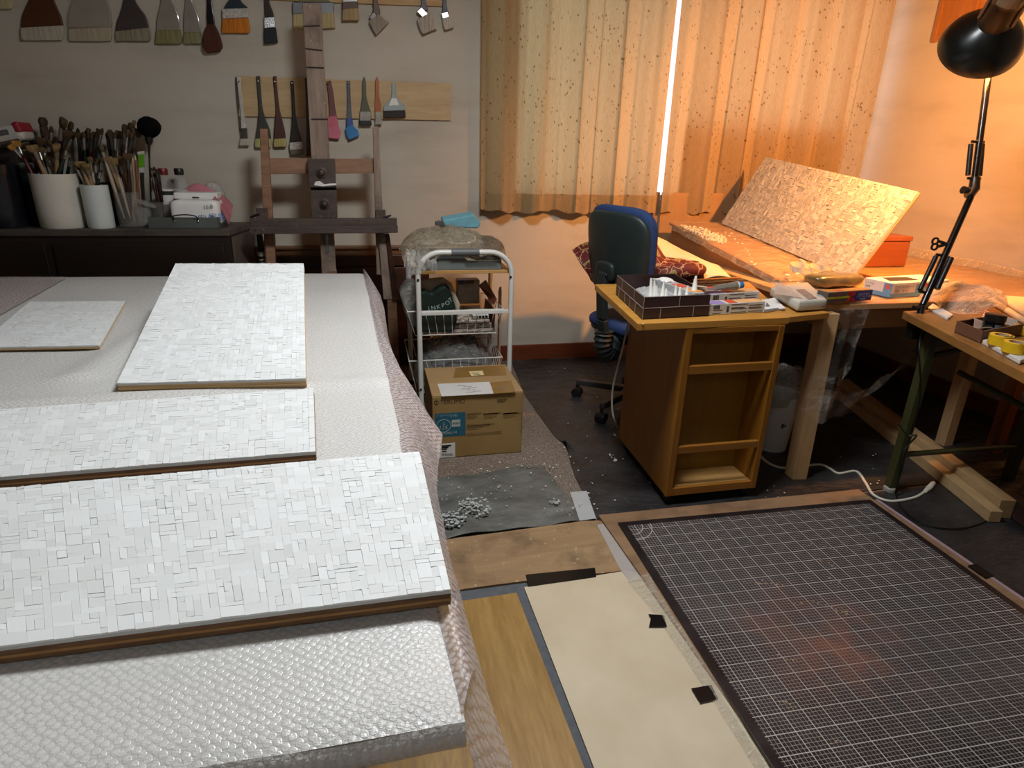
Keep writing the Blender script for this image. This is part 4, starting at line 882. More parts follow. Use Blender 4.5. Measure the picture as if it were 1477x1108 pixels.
obj('packet', MB().box(wc, (.20, .12, .075), rot), P('b9b5ac', .5, var=.06), wp, bevel=.02, seg=3)
obj('red_corner', MB().box(wc+rot @ V((.088, -.001, .018)), (.028, .123, .045), rot), P('8a1e28', .5, var=.05), wp, bevel=.008)
obj('print', MB().box(wc+rot @ V((.0, -.0605, .006)), (.10, .002, .022), rot), P('5d5a56', .6, var=.6, scale=120), wp)
obj('edge_stripe', MB().box(wc+rot @ V((-.01, -.058, -.030)), (.17, .008, .006), rot), P('4a3a30', .6), wp)
bx = thing('wooden_box', 'dark box under the white packet at the far left of the dresser', 'box', (-1.75, 3.48, DZ))
obj('body', MB().bb((wc.x-.14, 3.42, DZ), (wc.x+.02, 3.53, wc.z-.05)), P('2a2420', .6, var=.2), bx, bevel=.003)
# drop the unplaced brush prototypes
for k in list(PROT):
    for ch in list(PROT[k].children): bpy.data.objects.remove(ch)
    bpy.data.objects.remove(PROT[k])
# ------------------------------------------------------------------ trolley
F, B = 2.82, 3.24
tx0, tx1 = .207, .645; ztop = A(670, 364, y=F).z
tro = thing('trolley', 'white tubular kitchen trolley with wire baskets beside the easel', 'trolley', (.42, 3.02, 0))
def hoop(y, x0, x1, zt, r, z0=0):
    P_ = [V((x0, y, z0)), V((x0, y, (z0+zt)/2)), V((x0, y, zt-r))]
    P_ += [V((x0+r-r*math.cos(a), y, zt-r+r*math.sin(a))) for a in [i*math.pi/16 for i in range(1, 9)]]
    P_ += [V((x1-r+r*math.sin(a), y, zt-r+r*math.cos(a))) for a in [i*math.pi/16 for i in range(0, 9)]]
    return P_+[V((x1, y, (z0+zt)/2)), V((x1, y, z0))]
obj('front_frame', MB().tube(hoop(F, tx0, tx1, ztop, .105), .0125, 14), WHITE_MET, tro, smooth=True)
obj('rear_frame', MB().tube(hoop(B, tx0-.02, tx1-.02, ztop-.02, .105), .0125, 12), WHITE_MET, tro, smooth=True)
c0, c1 = A(651, 364, y=F).x, A(691, 364, y=F).x
obj('handle_grip', MB().tube([(c0, F, ztop), (c1, F, ztop)], .017, 18), P('5f6261', .5, var=.05), tro, smooth=True)
zs = A(670, 392, y=F).z
obj('shelf_board', MB().bb((tx0+.012, F+.012, zs-.012), (tx1-.0, B-.01, zs+.004)), wood('a5763c', 'c79a5e', 'x', 5, .5), tro, bevel=.002)
zb1 = A(670, 451, y=F).z
obj('front_rail', MB().bb((tx0, F-.004, zb1-.009), (tx1, F+.008, zb1+.009)), WHITE_MET, tro, bevel=.002)
for px, py in ((603,404),(736.5,399.5),(607,562)):
    c = A(px, py, y=F-.0125); obj('bolt_hole', MB().lathe([(.0055,0),(.0055,.003)], 12, Matrix.Translation(c) @ Matrix.Rotation(math.pi/2, 4, 'X')), BLACK, tro)
def basket(zt, zb, name):
    mb = MB(); xa, xb, ya, yb = .155, .615, F+.03, B-.02; ia, ib, ja, jb = xa+.035, xb-.03, ya+.02, yb-.02
    top = [V((xa,ya,zt)),V((xb,ya,zt)),V((xb,yb,zt)),V((xa,yb,zt))]; bot = [V((ia,ja,zb)),V((ib,ja,zb)),V((ib,jb,zb)),V((ia,jb,zb))]
    for L in (top, bot): mb.tube(L, .0035 if L is top else .003, 6, True)
    for s in range(4):
        n_ = 11 if s % 2 == 0 else 9
        for k in range(n_+1):
            t = k/n_; a = lerp(top[s], top[(s+1)%4], t); b = lerp(bot[s], bot[(s+1)%4], t); mb.tube([a, b], .0017, 5)
    for k in range(1, 11): mb.tube([lerp(bot[0], bot[1], k/11), lerp(bot[3], bot[2], k/11)], .0016, 5)
    obj('wire_basket', mb, WHITE_MET, tro, label=name)
zk = A(660, 482, y=F+.05).z
basket(zb1+.004, zk, 'upper wire basket'); basket(A(587, 530, y=F).z+.02, .085, 'lower wire basket')
for x, y in ((tx0, F), (tx1, F), (tx0-.02, B), (tx1-.02, B)): obj('foot_cap', MB().lathe([(.015,0),(.015,.02)], 14, Matrix.Translation((x, y, 0))), BLKPLAST, tro)
# things on the trolley
gt = thing('grey_tray', 'grey plastic tray on the top shelf of the trolley under a crumpled plastic bag', 'tray', (.42, 3.03, zs+.004))
gz = zs+.005; x0, x1, y0, y1 = tx0+.022, tx1-.045, F+.02, B-.03
GP = P('6c726f', .45, var=.06)
obj('pan', MB().bb((x0,y0,gz),(x1,y1,gz+.005)).bb((x0,y0,gz),(x1,y0+.006,gz+.05)).bb((x0,y1-.006,gz),(x1,y1,gz+.05)).bb((x0,y0,gz),(x0+.006,y1,gz+.05)).bb((x1-.006,y0,gz),(x1,y1,gz+.05)), GP, gt, bevel=.003)
cb = thing('crumpled_bag', 'crumpled glossy plastic bag over a tray of scraps on top of the trolley', 'bag', (.38, 3.03, gz+.052))
def crump(cx, cy, z0, sx, sy, h, seed, edge=.35):
    rr = random.Random(seed); W_ = [(rr.uniform(14, 70), rr.uniform(14, 70), rr.uniform(0, 6.3)) for _ in range(10)]
    def f(u, v):
        x, y = (u-.5)*sx, (v-.5)*sy; r = math.sqrt((2*u-1)**2*.9+(2*v-1)**2*.9)
        k = max(0, 1-r**3); n_ = sum(abs(math.sin(a*x+b*y+p)) for a, b, p in W_)/10
        return (cx+x*(1+.05*n_), cy+y*(1+.05*n_), z0+max(.001, h*(k**.6)*(.45+.75*n_)))
    return f
obj('bag_film', MB().grid(56, 50, crump(.36, 3.03, gz+.045, .42, .42, .128, 2)), m_film('tan_bag', .5, 'b8aa90', .06, 46, 1.0), cb, smooth=True)
def drape(u, v):
    x = tx0-.045+.13*u; b = F-.018
    return (x, lerp(F+.06, b, min(1, v*2))-.006*math.sin(u*20), lerp(gz+.085, gz-.03+.03*math.sin(u*3.1)+.02*(u>.6), v)+.006*math.sin(u*33+v*9))
obj('hanging_corner', MB().grid(22, 16, drape), MBAG, cb, smooth=True)
rg = thing('paper_ring', 'white oval paper rim lying on the crumpled bag of the trolley', 'paper plate', A(661, 350, y=2.92))
pc = A(662, 348, y=2.94)
obj('rim', MB().tube([pc+V((.075*math.cos(a), .06*math.sin(a), .018*math.sin(a)+.014)) for a in [i*math.pi/14 for i in range(28)]], .007, 8, True), P('c8c0b0', .5), rg, smooth=True)
obj('bowl', MB().lathe([(.0,-.012),(.05,-.006),(.074,.01)], 28, Matrix.Translation(pc+V((0,0,.012))) @ Matrix.Rotation(.25,4,'X'), False, False, 1, .82), P('8f897c', .35, var=.3, scale=60), rg, smooth=True)
bs = thing('blue_sponge', 'light blue folded cloth on top of the crumpled bag', 'cloth', A(664, 330, y=3.06))
bp = [A(638,318,y=3.06), A(684,310,y=3.06), A(694,322,y=3.06), A(690,330,y=3.06), A(664,329,y=3.06), A(642,327,y=3.06)]
obj('cloth', MB().prism(bp, (0, .10, .01)), P('6aa0ac', .8, var=.15, scale=30), bs, bevel=.008, seg=3)
obj('dark_corner', MB().prism([A(628,320,y=3.05), A(639,318,y=3.05), A(641,326,y=3.05), A(628,325,y=3.05)], (0, .03, .0)), P('4d4a48', .5), bs, bevel=.002)
cr = thing('crumpled_film', 'brownish crumpled film heap at the right of the trolley top', 'film', A(710, 355, y=2.98))
obj('heap', MB().grid(30, 26, crump(.555, 3.0, gz+.048, .17, .30, .085, 9)), m_film('brown_bag', .7, '7a6a56', .2, 30, 1.0), cr, smooth=True)
# upper basket contents
bz = zk+.004
bag = thing('carrier_bag', 'dark green carrier bag with white lettering in the upper trolley basket', 'bag', A(632, 445, y=F+.06))
def bagf(pix, y, th): return MB().prism([A(a, b, y=y) for a, b in pix], (0, th, 0))
obj('bag_body', bagf([(600,462),(602,422),(614,420),(622,424),(632,416),(642,412),(650,422),(656,438),(660,462),(655,480),(606,480)], F+.045, .07), P('11231e', .3, var=.3, scale=20, bump=.4, bscale=18), bag, bevel=.012, seg=3)
o = A(611, 456, y=F+.0425); xd = A(652, 437, y=F+.0425)-o
mb = MB(); 
for ch, px, py, ang in (('I',619,448,.12),('N',625.5,447,.14),('K',633,445.5,.18),('P',640,443,.3),('O',646.7,439.5,.45),('T',651.5,435,.6)):
    mb.text(ch, .029, A(px, py, y=F+.0420), (math.cos(ang),0,math.sin(ang)), (-math.sin(ang),0,math.cos(ang)), 'CENTER')
obj('lettering', mb, P('9fb0a8', .5), bag, label='pale lettering')
obj('bag_lining', bagf([(606,430),(600,405),(640,402),(652,410),(664,440),(662,462),(655,440),(642,413),(622,425)], F+.10, .05), P('b0a38f', .6, var=.15, bump=.3, bscale=15), bag, bevel=.012, seg=3)
wb = thing('white_bag', 'white plastic bag at the left end of the upper trolley basket', 'bag', A(590, 440, y=F+.12))
obj('film', bagf([(576,424),(586,408),(600,406),(606,430),(604,470),(594,476),(584,452)], F+.10, .12), m_film('white_bag_film', .7, 'b3b0a8', .25, 14, .9), wb, bevel=.02, seg=3, smooth=True)
npz = thing('newspaper_stack', 'folded printed newspapers lying in the bottom of the upper trolley basket', 'newspaper', (.40, 3.0, bz))
gN = G('newsprint'); vv = gN.coord()
cN = gN.ramp(gN.noise(gN.coord((1,1,4)), 38, 5, .7), [(.38, lin('4a3a44')), (.47, lin('9a8a80')), (.55, lin('c9c0ae')), (.7, lin('a88a6a'))])
MNEWS = gN.done(gN.pbsdf(color=cN, rough=.8))
for k in range(3): obj('paper', MB().bb((.20, F+.056, bz+.022*k), (.575-.01*k, B-.05, bz+.022*k+.019)), MNEWS, npz, bevel=.006, seg=3)
obj('paper', MB().bb((.47, F+.06, bz+.067), (.55, F+.2, bz+.086)), PAPER, npz, bevel=.003)
mb = MB()
for k in range(4): mb.bb((.485+.016*k, F+.058, bz+.07), (.495+.016*k, F+.0605, bz+.082)).bb((.485+.016*k, F+.07, bz+.0855), (.495+.016*k, F+.15, bz+.0868))
obj('print', mb, INK, npz)
cx = thing('printed_carton', 'cloudy clear packet with blue label standing at the back of the upper basket', 'packet', (.5, 3.15, bz))
obj('packet', MB().bb((A(660,420,y=3.1).x, 3.10, bz+.09), (A(692,420,y=3.1).x, 3.17, A(670,404,y=3.1).z)), P('9c8f80', .4, var=.25, scale=18), cx, bevel=.006)
q = A(661, 405, y=3.096); obj('blue_label', MB().bb(q, A(671, 410, y=3.098)), P('2f3f6a', .5), cx)
q = A(672, 405, y=3.096); obj('print', MB().bb(q, A(684, 409, y=3.098)), P('4a403c', .6, var=.8, scale=150), cx)
rb = thing('red_folder', 'dark red folder leaning along the right side of the upper trolley basket', 'folder', (.6, 3.0, bz))
obj('board', MB().prism([A(690,412,y=3.1), A(700,404,y=3.16), A(716,432,y=2.9), A(712,440,y=2.88)], (.004,0,.0)).prism([(.578, F+.08, bz), (.578, B-.05, bz), (.585, B-.06, bz+.10), (.585, F+.09, bz+.10)], (.004,0,0)), P('5a2a1c', .5, var=.2), rb)
pb = thing('clear_bag', 'heap of crumpled clear plastic in the lower trolley basket', 'bag', (.4, 3.0, .09))
obj('film', MB().grid(56, 44, crump(.395, 3.02, .13, .40, .34, .20, 5)), m_film('grey_clear', .5, '8b8a86', .1, 22, 1.0), pb, smooth=True)
obj('filling', MB().bb((.21, F+.06, .092), (.57, B-.05, .20)), P('4a4845', .8, var=.4, scale=15), pb, bevel=.02)
ss = thing('standing_board', 'thin pale board standing behind the right side of the trolley baskets', 'board', (.64, 3.16, 0))
obj('strip', MB().prism([(.632, 3.02, .0), (.632, 3.06, .0), (.632, 3.06, .55), (.632, 3.03, .575), (.632, 3.02, .55)], (.010, 0, 0)), wood('b58a6c', 'd0ab90', 'z', 5), ss, bevel=.001)
# ------------------------------------------------------------------ cardboard carton
BXH = .279; fl0, fl1 = A(620, 661, y=2.31), A(752.5, 653, y=2.31)
bx0, bx1, by0, by1 = .212, .592, 2.31, 2.665
cz = thing('cardboard_carton', 'brown cardboard carton with a teal label standing in front of the trolley', 'carton', ((bx0+bx1)/2, (by0+by1)/2, 0))
obj('body', MB().bb((bx0, by0, .001), (bx1, by1, BXH)), P('8c6c3c', .75, var=.05, scale=6, col2='987a48'), cz, bevel=.003)
obj('flap', MB().bb((bx0+.001, by0+.001, BXH), (bx1-.001, (by0+by1)/2-.001, BXH+.004)), P('97794f', .75, var=.06), cz, bevel=.001)
obj('flap', MB().bb((bx0+.001, (by0+by1)/2+.001, BXH), (bx1-.001, by1-.001, BXH+.004)), P('97794f', .75, var=.06), cz, bevel=.001)
zt = BXH+.0045
def top(pix, th, mat, name, z=zt): return obj(name, MB().prism([A(a, b, z=z) for a, b in pix], (0,0,th)), mat, cz)
tm = P('80602c', .25, var=.06, spec=.6)
top([(657,531),(728,527),(731,541),(654,545)], .0006, tm, 'packing_tape'); top([(706,552),(737,549),(744,566),(711,568)], .0006, tm, 'packing_tape')
top([(631,554),(706,551),(712,568),(637,572)], .0008, P('c9c5bf', .3, var=.05, spec=.6), 'delivery_slip')
top([(676,536),(696,535),(698,541),(680,543)], .0012, P('cbb983', .6), 'sticker')
mb = MB()
for k in range(7): mb.prism([A(660+6*(k%3)+2*k, 556+k*1.6, z=zt+.001), A(672+6*(k%3)+2*k, 555.5+k*1.6, z=zt+.001), A(672+6*(k%3)+2*k, 556.3+k*1.6, z=zt+.001), A(660+6*(k%3)+2*k, 556.8+k*1.6, z=zt+.001)], (0,0,.0004))
obj('slip_print', mb, P('9a958c', .6), cz)
for a, b, w, h in ((719,559,5,1.4),(724,561,4,1.5),(740,562,2,2),(681,538,10,.8),(683,540.5,10,.8)):
    mb = MB().prism([A(a,b,z=zt+.001), A(a+w,b-.3,z=zt+.001), A(a+w,b+h,z=zt+.001), A(a,b+h,z=zt+.001)], (0,0,.0006)); obj('print_mark', mb, P('6f6a60', .6), cz)
fy = by0
def fp(px, py, d=0.0): return A(px, py, y=fy-d)
mb = MB(); mb.text('TERUMO', .026, fp(634.5, 583.5), (1,0,.0), (0,0,1)); c = fp(629.5, 580.5)
mb.tube([c+V((.0085*math.cos(a), -.0005, .0085*math.sin(a))) for a in [i*math.pi/10 for i in range(20)]], .0011, 5, True); mb.text('T', .013, c+V((-.004,0,-.0045)), (1,0,0), (0,0,1))
obj('maker_mark', mb, P('3a2a18', .6), cz); mb = MB()
# fine print blocks with a frame
def bar(x, y, w, h): 
    a, b = fp(x, y), fp(x+w, y+h); mb.bb((a.x, fy-.0008, b.z), (b.x, fy, a.z))
for x0_, x1_ in ((673,695),(697,723),(725,751)):
    bar(x0_, 596, x1_-x0_, .5)
    for k in range(4): bar(x0_+.5+(k % 2), 597.5+2*k-(x0_-673)*.03, (x1_-x0_)*(.9, .6, .8, .5)[k]*.9, .45)
for k in range(4): bar(673, 612+2.2*k, (40, 34, 24, 16)[k], .45)
bar(673, 625, 50, .4); bar(752, 592, .35, 33)
obj('fine_print', mb, P('7d6236', .6), cz); mb = MB()
for k in range(2): bar(717, 575.5+3*k, 15-3*k, 1.6)
obj('stamp_mark', mb, P('5f4a28', .6), cz)
a, b = fp(627, 597), fp(671.5, 628); obj('teal_label', MB().bb((a.x, fy-.0006, b.z), (b.x, fy, a.z)), P('1f5a6c', .5, var=.08), cz, label='teal printed label')
mb = MB(); c = fp(640, 614.5, .001)
mb.tube([c+V((.0285*math.cos(t), -.0003, .0285*math.sin(t))) for t in [i*math.pi/16 for i in range(32)]], .0010, 5, True)
mb.text('L', .020, c+V((-.004,0,.006)), (1,0,0), (.18,0,1)); mb.text('135', .026, c+V((-.023,0,-.016)), (1,0,0), (.18,0,1))
mb.text('2500mL×4', .018, fp(632, 627, .001), (1,0,0), (0,0,1)); mb.text('ミッドペリック', .012, fp(629, 601.5, .001), (1,0,0), (0,0,1)); mb.text('L 135', .013, fp(650, 601.5, .001), (1,0,0), (0,0,1))
a, b = fp(651.5, 606), fp(664, 615)
mb.bb((a.x, fy-.0012, b.z), (b.x, fy-.0006, a.z))
obj('label_print', mb, P('a8b0a8', .6), cz)
mb = MB().text('腹膜用', .011, fp(652.5, 612, .0016), (1,0,0), (0,0,1)); obj('label_mark', mb, P('3a5a5a', .6), cz)
a, b = fp(630, 640.5), fp(656.5, 659); obj('white_label', MB().bb((a.x, fy-.0006, b.z), (b.x, fy, a.z)), PAPER, cz)
mb = MB()
def bar2(x, y, w, h): 
    a, b = fp(x, y), fp(x+w, y+h); mb.bb((a.x, fy-.0012, b.z), (b.x, fy-.0006, a.z))
for k, (w) in enumerate((14,10,8)): bar2(637, 642.5+2.4*k, w, 1)
bar2(638, 650.5, 6, 1.2)
for k in range(14): bar2(637+1.2*k, 654.2, .7 if k % 3 else .4, 3.2)
obj('barcode_print', mb, INK, cz)
# ------------------------------------------------------------------ office chair
ch = thing('office_chair', 'blue and dark green office chair beside the brown cabinet, seen from behind', 'chair', (1.28, 2.73, 0))
CC = V((1.28, 2.73, 0)); DR = V((.95, .30, 0)).normalized(); PR = V((-DR.y, DR.x, 0))
SHELL = P('1f2a28', .5, var=.1, bump=.1, bscale=200); BLUE = P('1d3560', .85, var=.15, scale=60, bump=.2, bscale=300); GREY = P('232a2a', .5, var=.1)
star = MB()
ang0 = math.atan2((A(832,557,z=.06)-CC).y, (A(832,557,z=.06)-CC).x)
hub = MB().lathe([(.045,.07),(.045,.14),(.028,.16),(.028,.36)], 20, Matrix.Translation(CC))
obj('column', hub, BLKPLAST, ch, smooth=True)
for k in range(5):
    a = ang0+k*2*math.pi/5; d = V((math.cos(a), math.sin(a), 0)); e = CC+d*.30
    obj('star_leg', MB().prism([CC+V((0,0,.075))+d.cross(V((0,0,1)))*.022, e+V((0,0,.07))+d.cross(V((0,0,1)))*.014, e+V((0,0,.07))-d.cross(V((0,0,1)))*.014, CC+V((0,0,.075))-d.cross(V((0,0,1)))*.022], (0,0,.032)), P('2f2a28', .5, var=.15), ch, bevel=.006)
    t = CC+d*.295; pq = d.cross(V((0,0,1)))
    cs = obj('caster', MB().tube([t+pq*.024+V((0,0,.028)), t-pq*.024+V((0,0,.028))], .027, 16), BLKPLAST, ch, bevel=.003)
    obj('caster_stem', MB().tube([t+V((0,0,.05)), t+V((0,0,.08))], .010, 8), BLKPLAST, cs)
def rsq(c, ax, ay, az, sx, sy, th, e, n_=40, pinch=0, dome=0, bend=0):
    """rounded superellipse pad: centre, axes, half sizes"""
    mb = MB()
    def f(u, v):
        t = 2*math.pi*u; w = -math.pi/2+math.pi*v
        cw = abs(math.cos(w))**.5; sw = math.copysign(abs(math.sin(w))**.6, math.sin(w))
        x = sx*cw*math.copysign(abs(math.cos(t))**e, math.cos(t)); y = sy*cw*math.copysign(abs(math.sin(t))**e, math.sin(t))
        x *= 1+pinch*y/sy
        return V(c)+ax*x+ay*y+az*(th*sw+dome*(1-(x/sx)**2)*(1-(y/sy)**2)+bend*(x/sx)**2)
    return mb.grid(n_, 16, f)
seat = CC+V((0,0,.445))+DR*.02
Z = V((0,0,1))
obj('seat', rsq(seat, PR, DR, Z, .235, .225, .038, .55), BLUE, ch, smooth=True); obj('seat_shell', rsq(seat-Z*.032, PR, DR, Z, .225, .215, .02, .55), GREY, ch, smooth=True)
tilt = .10; BU = (Z*math.cos(tilt)-DR*math.sin(tilt)).normalized(); BN = DR*math.cos(tilt)+Z*math.sin(tilt)
bc_ = A(882, 366, y=2.62); 
obj('back_shell', rsq(bc_, PR, BU, -BN, .205, .185, .022, .50, pinch=.06, bend=-.035), SHELL, ch, smooth=True)
obj('back_cushion', rsq(bc_+BN*.030+BU*.012, PR, BU, BN, .212, .195, .030, .50, pinch=.06, bend=.035), BLUE, ch, smooth=True)
bp = bc_-BN*.034-BU*.075
pt_ = rsq(bp, PR, BU, -BN, .062, .046, .016, .6)
plate = obj('back_plate', pt_, GREY, ch, smooth=True)
for s in (-.03, .03): obj('screw', MB().ball(bp-BN*.017+PR*s-BU*.012, .008), BLACK, plate, smooth=True)
sp = [bp-BN*.008, bp-BN*.02-BU*.08, bp-BN*.02-BU*.22, bp-BN*.01-BU*.30]
bw_ = MB()
for a, b in zip(sp[:-1], sp[1:]): bw_.beam(a, b, .058, .030, tuple(DR))
obj('back_post', bw_, GREY, ch, bevel=.008)
bl_ = smooth_path([sp[-1]+BU*.02, sp[-1]-BU*.05-DR*.004, sp[-1]-BU*.10+DR*.03, V((sp[-1].x, sp[-1].y, .40))+DR*.10, V((sp[-1].x, sp[-1].y, .385))+DR*.22], 10)
obj('bellows', MB().tube(bl_, [.040+.006*(1 if i % 3 == 0 else -.3 if i % 3 == 1 else 0) for i in range(len(bl_))], 16), P('1c2424', .55, var=.1), ch)
# maroon brocade cloth and cream felt over the chair seat side
br_ = thing('brocade_cloth', 'maroon floral brocade cushion draped behind the chair backrest', 'cushion', A(960, 385, y=2.62))
ta = [A(x, y, y=d) for x, y, d in ((826,362,2.92),(842,352,2.90),(880,338,2.85),(925,338,2.80),(942,344,2.75),(958,372,2.70),(985,375,2.66),(1008,379,2.62))]
tb = [A(x, y, y=d) for x, y, d in ((852,402,2.80),(858,408,2.78),(880,415,2.75),(915,412,2.70),(940,412,2.62),(965,412,2.56),(990,412,2.53),(1014,404,2.52))]
def brf(u, v):
    p = lerp(pline(ta, u), pline(tb, u), v); p += V((-.02, -.045, .012))*math.sin(v*math.pi); p.y += .006*math.sin(u*22)
    return p
obj('front', MB().grid(40, 14, brf), MBRO, br_, smooth=True, solid=.012)
rp = [A(x, y, y=d) for x, y, d in ((930,405,2.60),(955,397,2.56),(985,391,2.53),(1008,391,2.52),(1013,393,2.52))]
obj('rolled_edge', MB().tube(smooth_path(rp, 5), [.030,.034,.036,.037,.038,.039,.039,.040,.040,.040,.040,.040,.039,.038,.037,.036,.034,.03,.026,.018,.008], 14), MBRO, br_, smooth=True)
cf = thing('cream_felt', 'cream felt sheet lying over the maroon brocade cushion', 'cloth', A(990, 375, y=2.70))
ca = [A(x, y, y=d) for x, y, d in ((924,337,2.84),(938,338,2.92),(960,346,2.98),(985,362,3.0),(1012,375,2.90),(1036,382,2.75),(1054,402,2.5))]
cb_ = [A(x, y, y=d) for x, y, d in ((926,340,2.79),(940,352,2.74),(955,370,2.69),(975,376,2.66),(1000,377,2.63),(1012,386,2.57),(1016,404,2.51))]
obj('felt', MB().grid(30, 10, lambda u, v: lerp(pline(ca, u), pline(cb_, u), v)+V((0,0,.012*math.sin(v*3.14)+.004*math.sin(u*14)))), P('d2bf9c', .9, var=.06, scale=50, bump=.15, bscale=400), cf, smooth=True, solid=.004)
# ------------------------------------------------------------------ brown side cabinet on wheels
KT = .705
cab = thing('side_cabinet', 'golden brown open cabinet on casters with an overhanging top, in front of the chair', 'cabinet', (1.19, 2.03, 0))
kx0, kx1, ky0, ky1, kb, kt = 1.006, 1.374, 1.785, 2.292, .045, .680
obj('side_panel', MB().prism([(kx0, ky0, kb), (kx0+.022, ky1, kb), (kx0+.022, ky1, kt), (kx0, ky0, kt)], (.020, 0, 0)), CABW, cab, bevel=.002)
obj('side_panel', MB().bb((kx1-.020, ky0, kb), (kx1, ky1, kt)), CABW, cab, bevel=.002)
obj('back_panel', MB().bb((kx0+.024, ky0+.125, kb), (kx1-.021, ky0+.137, kt)), wood('79530f', '92691f', 'z', 2.2, .35), cab)
obj('rear_carcass', MB().bb((kx0+.044, ky0+.14, kb), (kx1-.021, ky1-.004, kt)), CABW, cab)
obj('face_stile', MB().bb((kx0-.001, ky0-.004, kb), (kx0+.024, ky0+.014, kt)), CABW, cab, bevel=.002)
obj('face_stile', MB().bb((kx1-.021, ky0-.004, kb), (kx1+.001, ky0+.014, kt)), CABW, cab, bevel=.002)
def kz(px, py): return A(px, py, y=ky0-.004).z
for nm, a, b in (('top_rail', kz(1060,480), .681), ('upper_bar', kz(1050,538), kz(1050,526)), ('lower_bar', kz(1035,651), kz(1035,641)), ('bottom_rail', kb, kz(1025,700))):
    obj(nm, MB().bb((kx0+.0235, ky0-.002, a), (kx1-.0205, ky0+.013, b)), CABX, cab, bevel=.002)
obj('bottom_shelf', MB().bb((kx0+.024, ky0+.0135, kz(1025,700)-.014), (kx1-.021, ky0+.124, kz(1025,700))), wood('a9793a', 'cba063', 'x', 4, .5), cab, bevel=.001)
tp = [A(920,467,z=KT), A(1139,458,z=KT), V((1.624,2.40,KT)), A(858,410,z=KT)]
obj('top_board', MB().prism([(p.x, p.y, KT-.024) for p in tp], (0,0,.024)), wood('a06a24', 'c08b40', 'x', 4, .45), cab, bevel=.002)
e0, e1 = A(1139,457,z=KT-.004), A(1197,451,z=KT-.004)
obj('top_extension', MB().prism([(e0.x-.0, e0.y, KT-.026), (e1.x, e1.y, KT-.026), (e1.x+.02, e1.y+.22, KT-.026), (e0.x+.05, e0.y+.22, KT-.026)], (0,0,.022)), wood('a06a24', 'c08b40', 'x', 4, .45), cab, bevel=.002)
for x, y in ((kx0+.03, ky0+.03), (kx1-.03, ky0+.03), (kx0+.05, ky1-.04), (kx1-.03, ky1-.04)):
    obj('caster', MB().tube([(x-.012, y, .019), (x+.012, y, .019)], .019, 16).bb((x-.014, y-.006, .02), (x+.014, y+.010, kb)), BLKPLAST, cab)
q = A(929, 464.5, z=KT); obj('nail_head', MB().ball(A(928,464,y=tp[0].y-.001)+V((0,0,-.008)), .003), P('d8c9a0', .3), cab, smooth=True)
# dark tile-print box
tb = thing('tile_print_box', 'open dark brown box with white tile lines at the left of the cabinet top', 'box', A(965, 440, z=KT))
f0, f1, b0 = A(926,461,z=KT+.001), A(1021,456,z=KT+.001), A(888,425,z=KT+.001); hh = A(928,429,y=f0.y).z-KT; b1 = f1+(b0-f0)
TBM = P('33211f', .45, var=.08); up = V((0,0,hh)); LN = P('b9aaa6', .5)
def wallq(a, b, inn, nm):
    n = (b-a).cross(V((0,0,1))).normalized()*(-.004); obj(nm, MB().prism([a, b, b+up, a+up], n), TBM, tb, bevel=.0008)
for a, b in ((f0, f1), (f1, b1), (b1, b0), (b0, f0)): wallq(a, b, 0, 'wall')
obj('base', MB().prism([f0, f1, b1, b0], (0,0,.004)), TBM, tb)
mb = MB()
def face_lines(a, b, off, vs0, vs1):
    n = (b-a).cross(V((0,0,1))).normalized()*.0006
    def q(u0, u1, z0, z1): mb.prism([lerp(a,b,u0)+V((0,0,z0)), lerp(a,b,u1)+V((0,0,z0)), lerp(a,b,u1)+V((0,0,z1)), lerp(a,b,u0)+V((0,0,z1))], n)
    w = .0013/(b-a).length
    q(0, 1, hh*.49, hh*.49+.0015)
    for u in vs0: q(u, u+w, .001, hh*.49)
    for u in vs1: q(u, u+w, hh*.49, hh)
    q(0, 1, hh-.0014, hh)
face_lines(f0, f1, 0, (.0, .26, .76), (.0, .53)); face_lines(b0, f0, 0, (.13, .36, .55, .75), (.22, .68))
obj('printed_lines', mb, LN, tb)
TISS = P('9a9a97', .8, var=.25, scale=40, bump=.5, bscale=30)
ti = thing('tissue', 'crumpled grey wrapping tissue inside the tile-print box', 'tissue', A(945,430,z=KT+.01))
ic = (f0+f1+b0+b1)/4
_cr = crump(0, 0, KT+.012, 1, 1, .04, 4)
obj('tissue', MB().grid(30, 24, lambda u, v: V((*lerp(lerp(f0, f1, .06+.80*u), lerp(b0, b1, .06+.80*u), .06+.88*v).xy, _cr(u, v)[2]))), TISS, ti, smooth=True, solid=.001)
NZ = P('d9d7cf', .35, var=.04)
noz = [(939,431,939,401,0),(944.5,433,944,405,0),(954,432,958,405,0),(962,432,961,416,0),(975,430,975,411,0),(981,429,981,414,0),(990,429,992,412,0),(949,434,947,412,0)]
for i, (px, py, qx, qy, _) in enumerate(noz):
    yy = lerp(f0.y, b0.y, (.30, .16, .20, .16, .22, .24, .24, .14)[i]); a = A(px, py, y=yy); b = A(qx, qy, y=yy+.004); a.z = KT+.02
    a.x = A(px, py, y=yy).x
    t = thing('glue_nozzle', ('white cone-shaped glue nozzle, the %s standing in the tile-print box' % ('leftmost', 'second from left', 'one leaning right at the centre', 'short one at the centre', 'fourth from right', 'third from right', 'second from right', 'front one left of centre')[i]), 'nozzle', a, 'glue nozzles in the tile-print box')
    obj('cone', MB().tube([a, lerp(a,b,.35), lerp(a,b,.36), lerp(a,b,.97), b], [.0085,.0085,.0075,.0030,.002], 12), NZ, t, smooth=True)
a = A(1001, 421, y=lerp(f0.y, b0.y, .26)); b = A(1004, 398, y=a.y+.004); a.z = KT+.03
t = thing('glue_nozzle', 'tallest white glue nozzle at the right corner of the tile-print box', 'nozzle', a, 'glue nozzles in the tile-print box')
